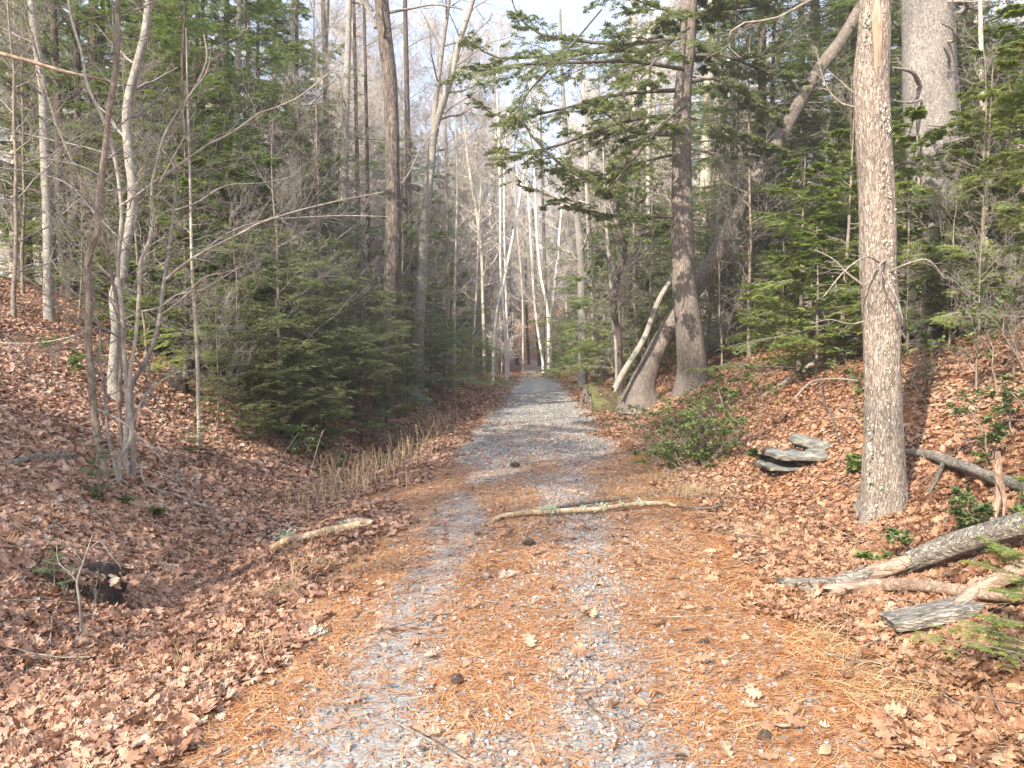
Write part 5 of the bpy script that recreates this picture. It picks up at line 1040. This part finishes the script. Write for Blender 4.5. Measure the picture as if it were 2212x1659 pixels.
# front closing face of the mound
Ff = V.reshape(n, n, 3)[0]; bot = Ff.copy(); bot[:, 2] = H(bot[:, 0], bot[:, 1])-.1
S = Ff[None]*(1-s)+bot[None]*s; obj('front_face', [(S.reshape(-1, 3), F2)], M['soil'], t, True)
g2 = np.random.default_rng(31); rt = []
for i in range(46):
    y0 = g2.integers(2, n-2); p0 = Lf[y0]+np.array([-.02, 0, -g2.random()*.15]); L = g2.uniform(.12, .45); m2 = 6; P = p0+np.array([0, 0, -1])*np.linspace(0, L, m2)[:, None]+np.cumsum(g2.normal(0, .02, (m2, 3)), 0)*np.array([1, 1, .3])-np.array([.02, 0, 0])
    rt.append(P)
obj('root', tubes(np.array(rt), np.linspace(.008, .003, 6)[None]*np.ones((46, 1)), k=4), M['twig'], t, True)
b = onground(120, 1275)
o = rock('earth_hollow', 'dark eroded earth with hanging roots low on the left bank behind the tiny forked sapling', b+np.array([0, .16, -.09]), (.30, .16, .17), .3, 0, 12, 'soil', 2.4, am=.4); o['category'] = 'earth bank'
g2 = np.random.default_rng(9); rp = []
for i in range(60):
    p0 = b+np.array([g2.normal(0, .16), g2.normal(.02, .05), .09+g2.normal(0, .03)]); m2 = 7
    rp.append(p0+np.array([0, -.12, -1])*np.linspace(0, g2.uniform(.1, .26), m2)[:, None]+np.cumsum(g2.normal(0, .014, (m2, 3)), 0))
ro = obj('root', [(v-np.array(o.location), f, q) for v, f, q in tubes(np.array(rp), np.linspace(.005, .002, 7)[None]*np.ones((60, 1)), k=4)], M['twigdark'], None); ro.parent = o; ro['kind'] = 'stuff'
x = b[0]+g2.normal(0, .2, 240); y = b[1]+.16+g2.normal(0, .10, 240)
tag(obj('fallen_leaves', [leaves(x, y, .075, _T3, _F3, .5, .6, z=np.maximum(H(x, y)+.02, b[2]+.07-.5*np.abs(x-b[0])**1.5))], M['leaf2']), 'brown leaves on the lip of the dark eroded earth', 'leaf litter', kind='stuff')

dx, dy = [], []
for X0, Y0, X1, Y1, n_ in ((1700, 1296, 1850, 1290, 60), (1850, 1290, 2200, 1250, 40), (590, 1204, 780, 1164, 70), (1965, 1000, 2200, 1085, 60)):
    for q in range(n_):
        f_ = rng.random(); g0 = onground(X0+(X1-X0)*f_+rng.normal(0, 8), Y0+(Y1-Y0)*f_+rng.normal(4, 6)); dx.append(g0[0]); dy.append(g0[1])
dx = np.array(dx); dy = np.array(dy)
tag(obj('fallen_leaves', [leaves(dx, dy, .075, _T3, _F3, .6, .9, lift=.03)], M['leaf']), 'brown leaves drifted against the fallen logs', 'leaf litter', kind='stuff')

# ------------------------------------------------------------------ dry grass, cones
def grass(name, label, X, Yb, n, r, h, seed, lean=.35, wd=.004, group=None, curl=.5):
    g2 = np.random.default_rng(seed); b = onground(X, Yb)
    x = b[0]+g2.normal(0, r, n); y = b[1]+g2.normal(0, r*.8, n); a = g2.random(n)*6.283; L = h*g2.uniform(.4, 1.15, n); k = 6
    s = np.linspace(0, 1, k)[None, :, None]; D = np.stack([np.cos(a)*lean, np.sin(a)*lean, np.ones(n)], -1)[:, None]
    o = np.stack([x, y, H(x, y)-.01], -1)[:, None]
    P = o+D*s*L[:, None, None]+np.stack([np.cos(a), np.sin(a), -np.ones(n)*.8], -1)[:, None]*s**3*(L*curl*g2.random(n)*2)[:, None, None]
    P[..., 2] = np.maximum(P[..., 2], H(P[..., 0], P[..., 1])+.006)
    Rr = wd/2*(1-.7*np.linspace(0, 1, k))[None]*np.ones((n, 1))
    return single(name, label, 'grass', tubes(P, Rr, k=3, rnd=g2.random(n)), M['straw'], group, False, b)
def stalks(name, label, X, Yb, n, r, h, seed, group=None):
    g2 = np.random.default_rng(seed); b = onground(X, Yb)
    n = int(n*1.6); x = b[0]+g2.normal(0, r, n); y = b[1]+g2.normal(0, r, n); a = g2.random(n)*6.283; L = h*g2.uniform(.5, 1.2, n); k = 7; s = np.linspace(0, 1, k)[None, :, None]
    P = np.stack([x, y, H(x, y)-.01], -1)[:, None]+(np.stack([np.cos(a), np.sin(a), np.zeros(n)], -1)*(g2.random((n, 1))**2*.7)+np.array([0, 0, 1.]))[:, None]*s*L[:, None, None]+np.cumsum(g2.normal(0, .006, (n, k, 3)), 1)
    Rr = .0033*np.ones((n, k)); Q = spawn(P, Rr, g2, 7, .35, 1, 35, .12, 4, .8, -.1, .1, rmin=.003)
    return single(name, label, 'grass', tubes(P, Rr, k=3, rnd=g2.random(n))+tubes(*Q, k=3, rnd=g2.random(len(Q[0]))), M['straw'], group, False, b)
SG = 'dry grass stalks on the left shoulder'
stalks('dry_weeds', 'tall tan seed stalks nearest the camera in the left row', 690, 1090, 16, .16, .36, 1, SG)
stalks('dry_weeds', 'tallest tan seed stalks with pointed tips on the left shoulder', 735, 1055, 18, .16, .52, 2, SG)
stalks('dry_weeds', 'middle clump of the tan stalks in the left row', 785, 1040, 18, .18, .42, 3, SG)
stalks('dry_weeds', 'tan stalks between the middle and the far end of the left row', 830, 1015, 16, .18, .40, 4, SG)
stalks('dry_weeds', 'far end clump of tan stalks on the left shoulder', 885, 985, 18, .25, .42, 5, SG)
for i, (X, Yb, n, h, lb) in enumerate([(655, 1110, 10, .3, 'short sparse tan stalks at the near end of the left row'), (760, 1075, 14, .36, 'tan stalks on the path side of the tallest clump'), (810, 1060, 14, .34, 'tan stalks on the path side of the middle clump'), (930, 955, 16, .38, 'faint tan stalks past the far end clump on the left'), (965, 925, 18, .4, 'farthest tan stalks on the left shoulder'), (865, 1015, 14, .3, 'low tan stalks between path edge and the far end clump')]):
    stalks('dry_weeds', lb, X, Yb, n, .2, h, 20+i, SG)
for i, (X, Yb, n, r, h, lb) in enumerate([(1490, 1075, 240, .16, .22, 'straw-coloured grass right of the path beside the tip of the yellow branch'), (1430, 1040, 160, .14, .18, 'straw-coloured grass on the right path edge beyond the yellow branch'),
        (1545, 1010, 130, .2, .16, 'straw-coloured grass below the spilling laurel'), (1830, 1370, 240, .13, .10, 'matted blond grass left of the bark slab'), (1900, 1450, 240, .14, .10, 'matted blond grass nearest the bottom right corner'),
        (1400, 1075, 260, .2, .09, 'flattened straw between the path and the yellow branch tip'), (1450, 1010, 260, .3, .10, 'flattened straw on the right path edge below the laurel'), (1560, 1110, 260, .25, .09, 'flattened straw spread right of the yellow branch'), (1640, 1160, 200, .14, .15, 'dry grass tuft between the path and the forked logs'), (1800, 1420, 160, .12, .10, 'thin blond grass at the left of the matted patch'), (1945, 1520, 260, .14, .10, 'blond grass blades low in the right corner'),
        (700, 1230, 110, .14, .18, 'sparse dry grass on the left shoulder before the rotten log'), (610, 1290, 90, .14, .18, 'sparse dry grass in the leaves left of the path'), (480, 1430, 110, .16, .16, 'dry grass blades in the leaves at lower left'),
        (1240, 800, 150, .5, .5, 'tawny grass edging the far path on its right'), (1280, 815, 180, .6, .45, 'reddish dry brush between the far path and root mound'), (1060, 815, 150, .5, .5, 'tawny grass edging the far path on its left')]):
    grass('dry_grass', lb, X, Yb, n, r, h, 40+i, wd=.004 if i < 14 else .012, lean=.9 if i in (3, 4, 5, 6, 7, 9, 10) else .3, curl=.9 if i in (3, 4, 5, 6, 7, 9, 10) else .5)
for i, (X, Yb, h, lb) in enumerate([(382, 1400, .28, 'single bent straw standing in leaves at lower left'), (560, 1290, .26, 'single bent straw beside the left path edge'), (545, 1388, .18, 'short hooked straw left of the path')]):
    grass('straw_stalk', lb, X, Yb, 2, .01, h, 60+i, .5, .005)
def cone(label, X, Yb, s, rz, seed):
    g2 = np.random.default_rng(seed); b = onground(X, Yb); n = 80; i = np.arange(n); t_ = i/n; a = i*2.4; r = s*.36*np.sin(np.pi*(.12+.86*t_))
    ax = np.array([math.cos(rz), math.sin(rz), 0]); sd = np.array([-math.sin(rz), math.cos(rz), 0]); z = np.array([0, 0, 1.])
    rad = np.cos(a)[:, None]*sd+np.sin(a)[:, None]*z; p0 = b+z*s*.34+ax*((t_-.5)*s)[:, None]; D = norm(rad+ax*.35); W = np.cross(D, ax); q = p0+D*r[:, None]; ww = (s*.10*np.sin(np.pi*(.15+.8*t_)))[:, None]
    V = np.stack([p0-W*ww*.3, q-W*ww, q+ax*s*.03, q+W*ww, p0+W*ww*.3], 1).reshape(-1, 3); k = np.arange(n)[:, None]*5
    core, cr = resample([b+z*s*.34-ax*s*.48, b+z*s*.34, b+z*s*.34+ax*s*.48], [s*.05, s*.14, s*.04], 8)
    return single('pine_cone', label, 'pine cone', [(V, k+np.array([[0, 1, 2]])), (V, k+np.array([[0, 2, 4]])), (V, k+np.array([[2, 3, 4]]))]+tubes(core, cr, k=6), M['dark'], 'pine cones on the path', False, b)
cone('dark pine cone on the path well beyond the yellow branch', 1112, 1012, .14, .3, 1)
cone('dark pine cone on the path just this side of the yellow branch', 1142, 1183, .11, .2, 2)
cone('open pine cone near the bottom edge right of the path', 1650, 1610, .075, .5, 3)
cone('pine cone among needles by the left wheel track', 985, 1480, .075, 1.2, 4)
cone('pine cone among needles at the right path edge', 1520, 1400, .07, .1, 5)
cone('small dark cone at the bottom right of the gravel', 1470, 1645, .05, .1, 6)
# near hemlock sprays entering at the right edge
pr = hemlock_proto(1.5, .012, 88, nb=20, t0=.1, L=.30, n2=11, n3=7, nbl=14, bl=.016, bw=.0045, tw=.001, ang=70, droop=-.1)
b = np.array([2.22, 3.25, 0]); b[2] = H(b[0], b[1])
o = mk_hem('hemlock_seedling', 'small hemlock with soft green sprays entering the lower right edge', 'tree', pr, M['brownsap'], M['twig'], M['hemlit'], tuple(b)); o.scale = (.85, .85, .62)
pr = hemlock_proto(1.0, .010, 89, nb=18, t0=.1, L=.42, n2=9, n3=6, nbl=10, bl=.02, bw=.005, tw=.0012, ang=70, droop=-.1)
b = onground(215, 1085); mk_hem('hemlock_seedling', 'sparse little hemlock seedling in front of the many-stemmed clump', 'tree', pr, M['brownsap'], M['twig'], M['hem'], tuple(b)).scale = (.7, .7, .55)
b = onground(430, 985); s2 = copy_tree([o for o in C.objects if o.get('label', '').startswith('sparse little')][0]); s2.location = b; s2.scale = (.9, .9, .4); s2['label'] = 'low flat hemlock seedling on the left bank below the thin sapling'
# ordinals: sort each countable group from left to right as seen from the path
ORD = 'leftmost second third fourth fifth sixth seventh eighth ninth tenth eleventh twelfth thirteenth fourteenth fifteenth sixteenth seventeenth eighteenth nineteenth twentieth twenty-first twenty-second twenty-third twenty-fourth twenty-fifth'.split()
gr = {}
b = onground(118, 1290); s3 = copy_tree([o for o in C.objects if o.get('label', '').startswith('sparse little')][0]); s3.location = b; s3.scale = (.5, .5, .35); s3['label'] = 'dark green sprig in the leaves behind the tiny forked sapling'
for o in C.objects:
    if o.parent is None and o.get('group') and o.get('label'): gr.setdefault((o['group'], o['label']), []).append(o)
for (g0, l0), os_ in gr.items():
    if 1 < len(os_) <= 25:
        os_.sort(key=lambda o: o.location.x/max(o.location.y, .5))
        for i, o in enumerate(os_): o['label'] = l0+', '+(ORD[i]+(' of them' if i == 0 else ' from left'))

# thin bright air between the trees
bm_v = np.array([(x, y, z) for x in (-330, 330) for y in (-230, 430) for z in (-6, 45)], float)
bf = np.array([(0, 1, 3, 2), (4, 6, 7, 5), (0, 4, 5, 1), (2, 3, 7, 6), (0, 2, 6, 4), (1, 5, 7, 3)])
hm = bpy.data.materials.new('pale_air'); hm.use_nodes = True; ht = hm.node_tree; ht.nodes.clear()
ho = ht.nodes.new('ShaderNodeOutputMaterial'); hv = ht.nodes.new('ShaderNodeVolumePrincipled')
hv.inputs['Density'].default_value = .0016; hv.inputs['Color'].default_value = (1, .985, .95, 1); hv.inputs['Anisotropy'].default_value = .0
ht.links.new(hv.outputs[0], ho.inputs['Volume'])
hz = obj('haze', [(bm_v, bf)], hm); tag(hz, kind='stuff', label='thin pale haze in the air between the trees')
C.cycles.volume_bounces = 0
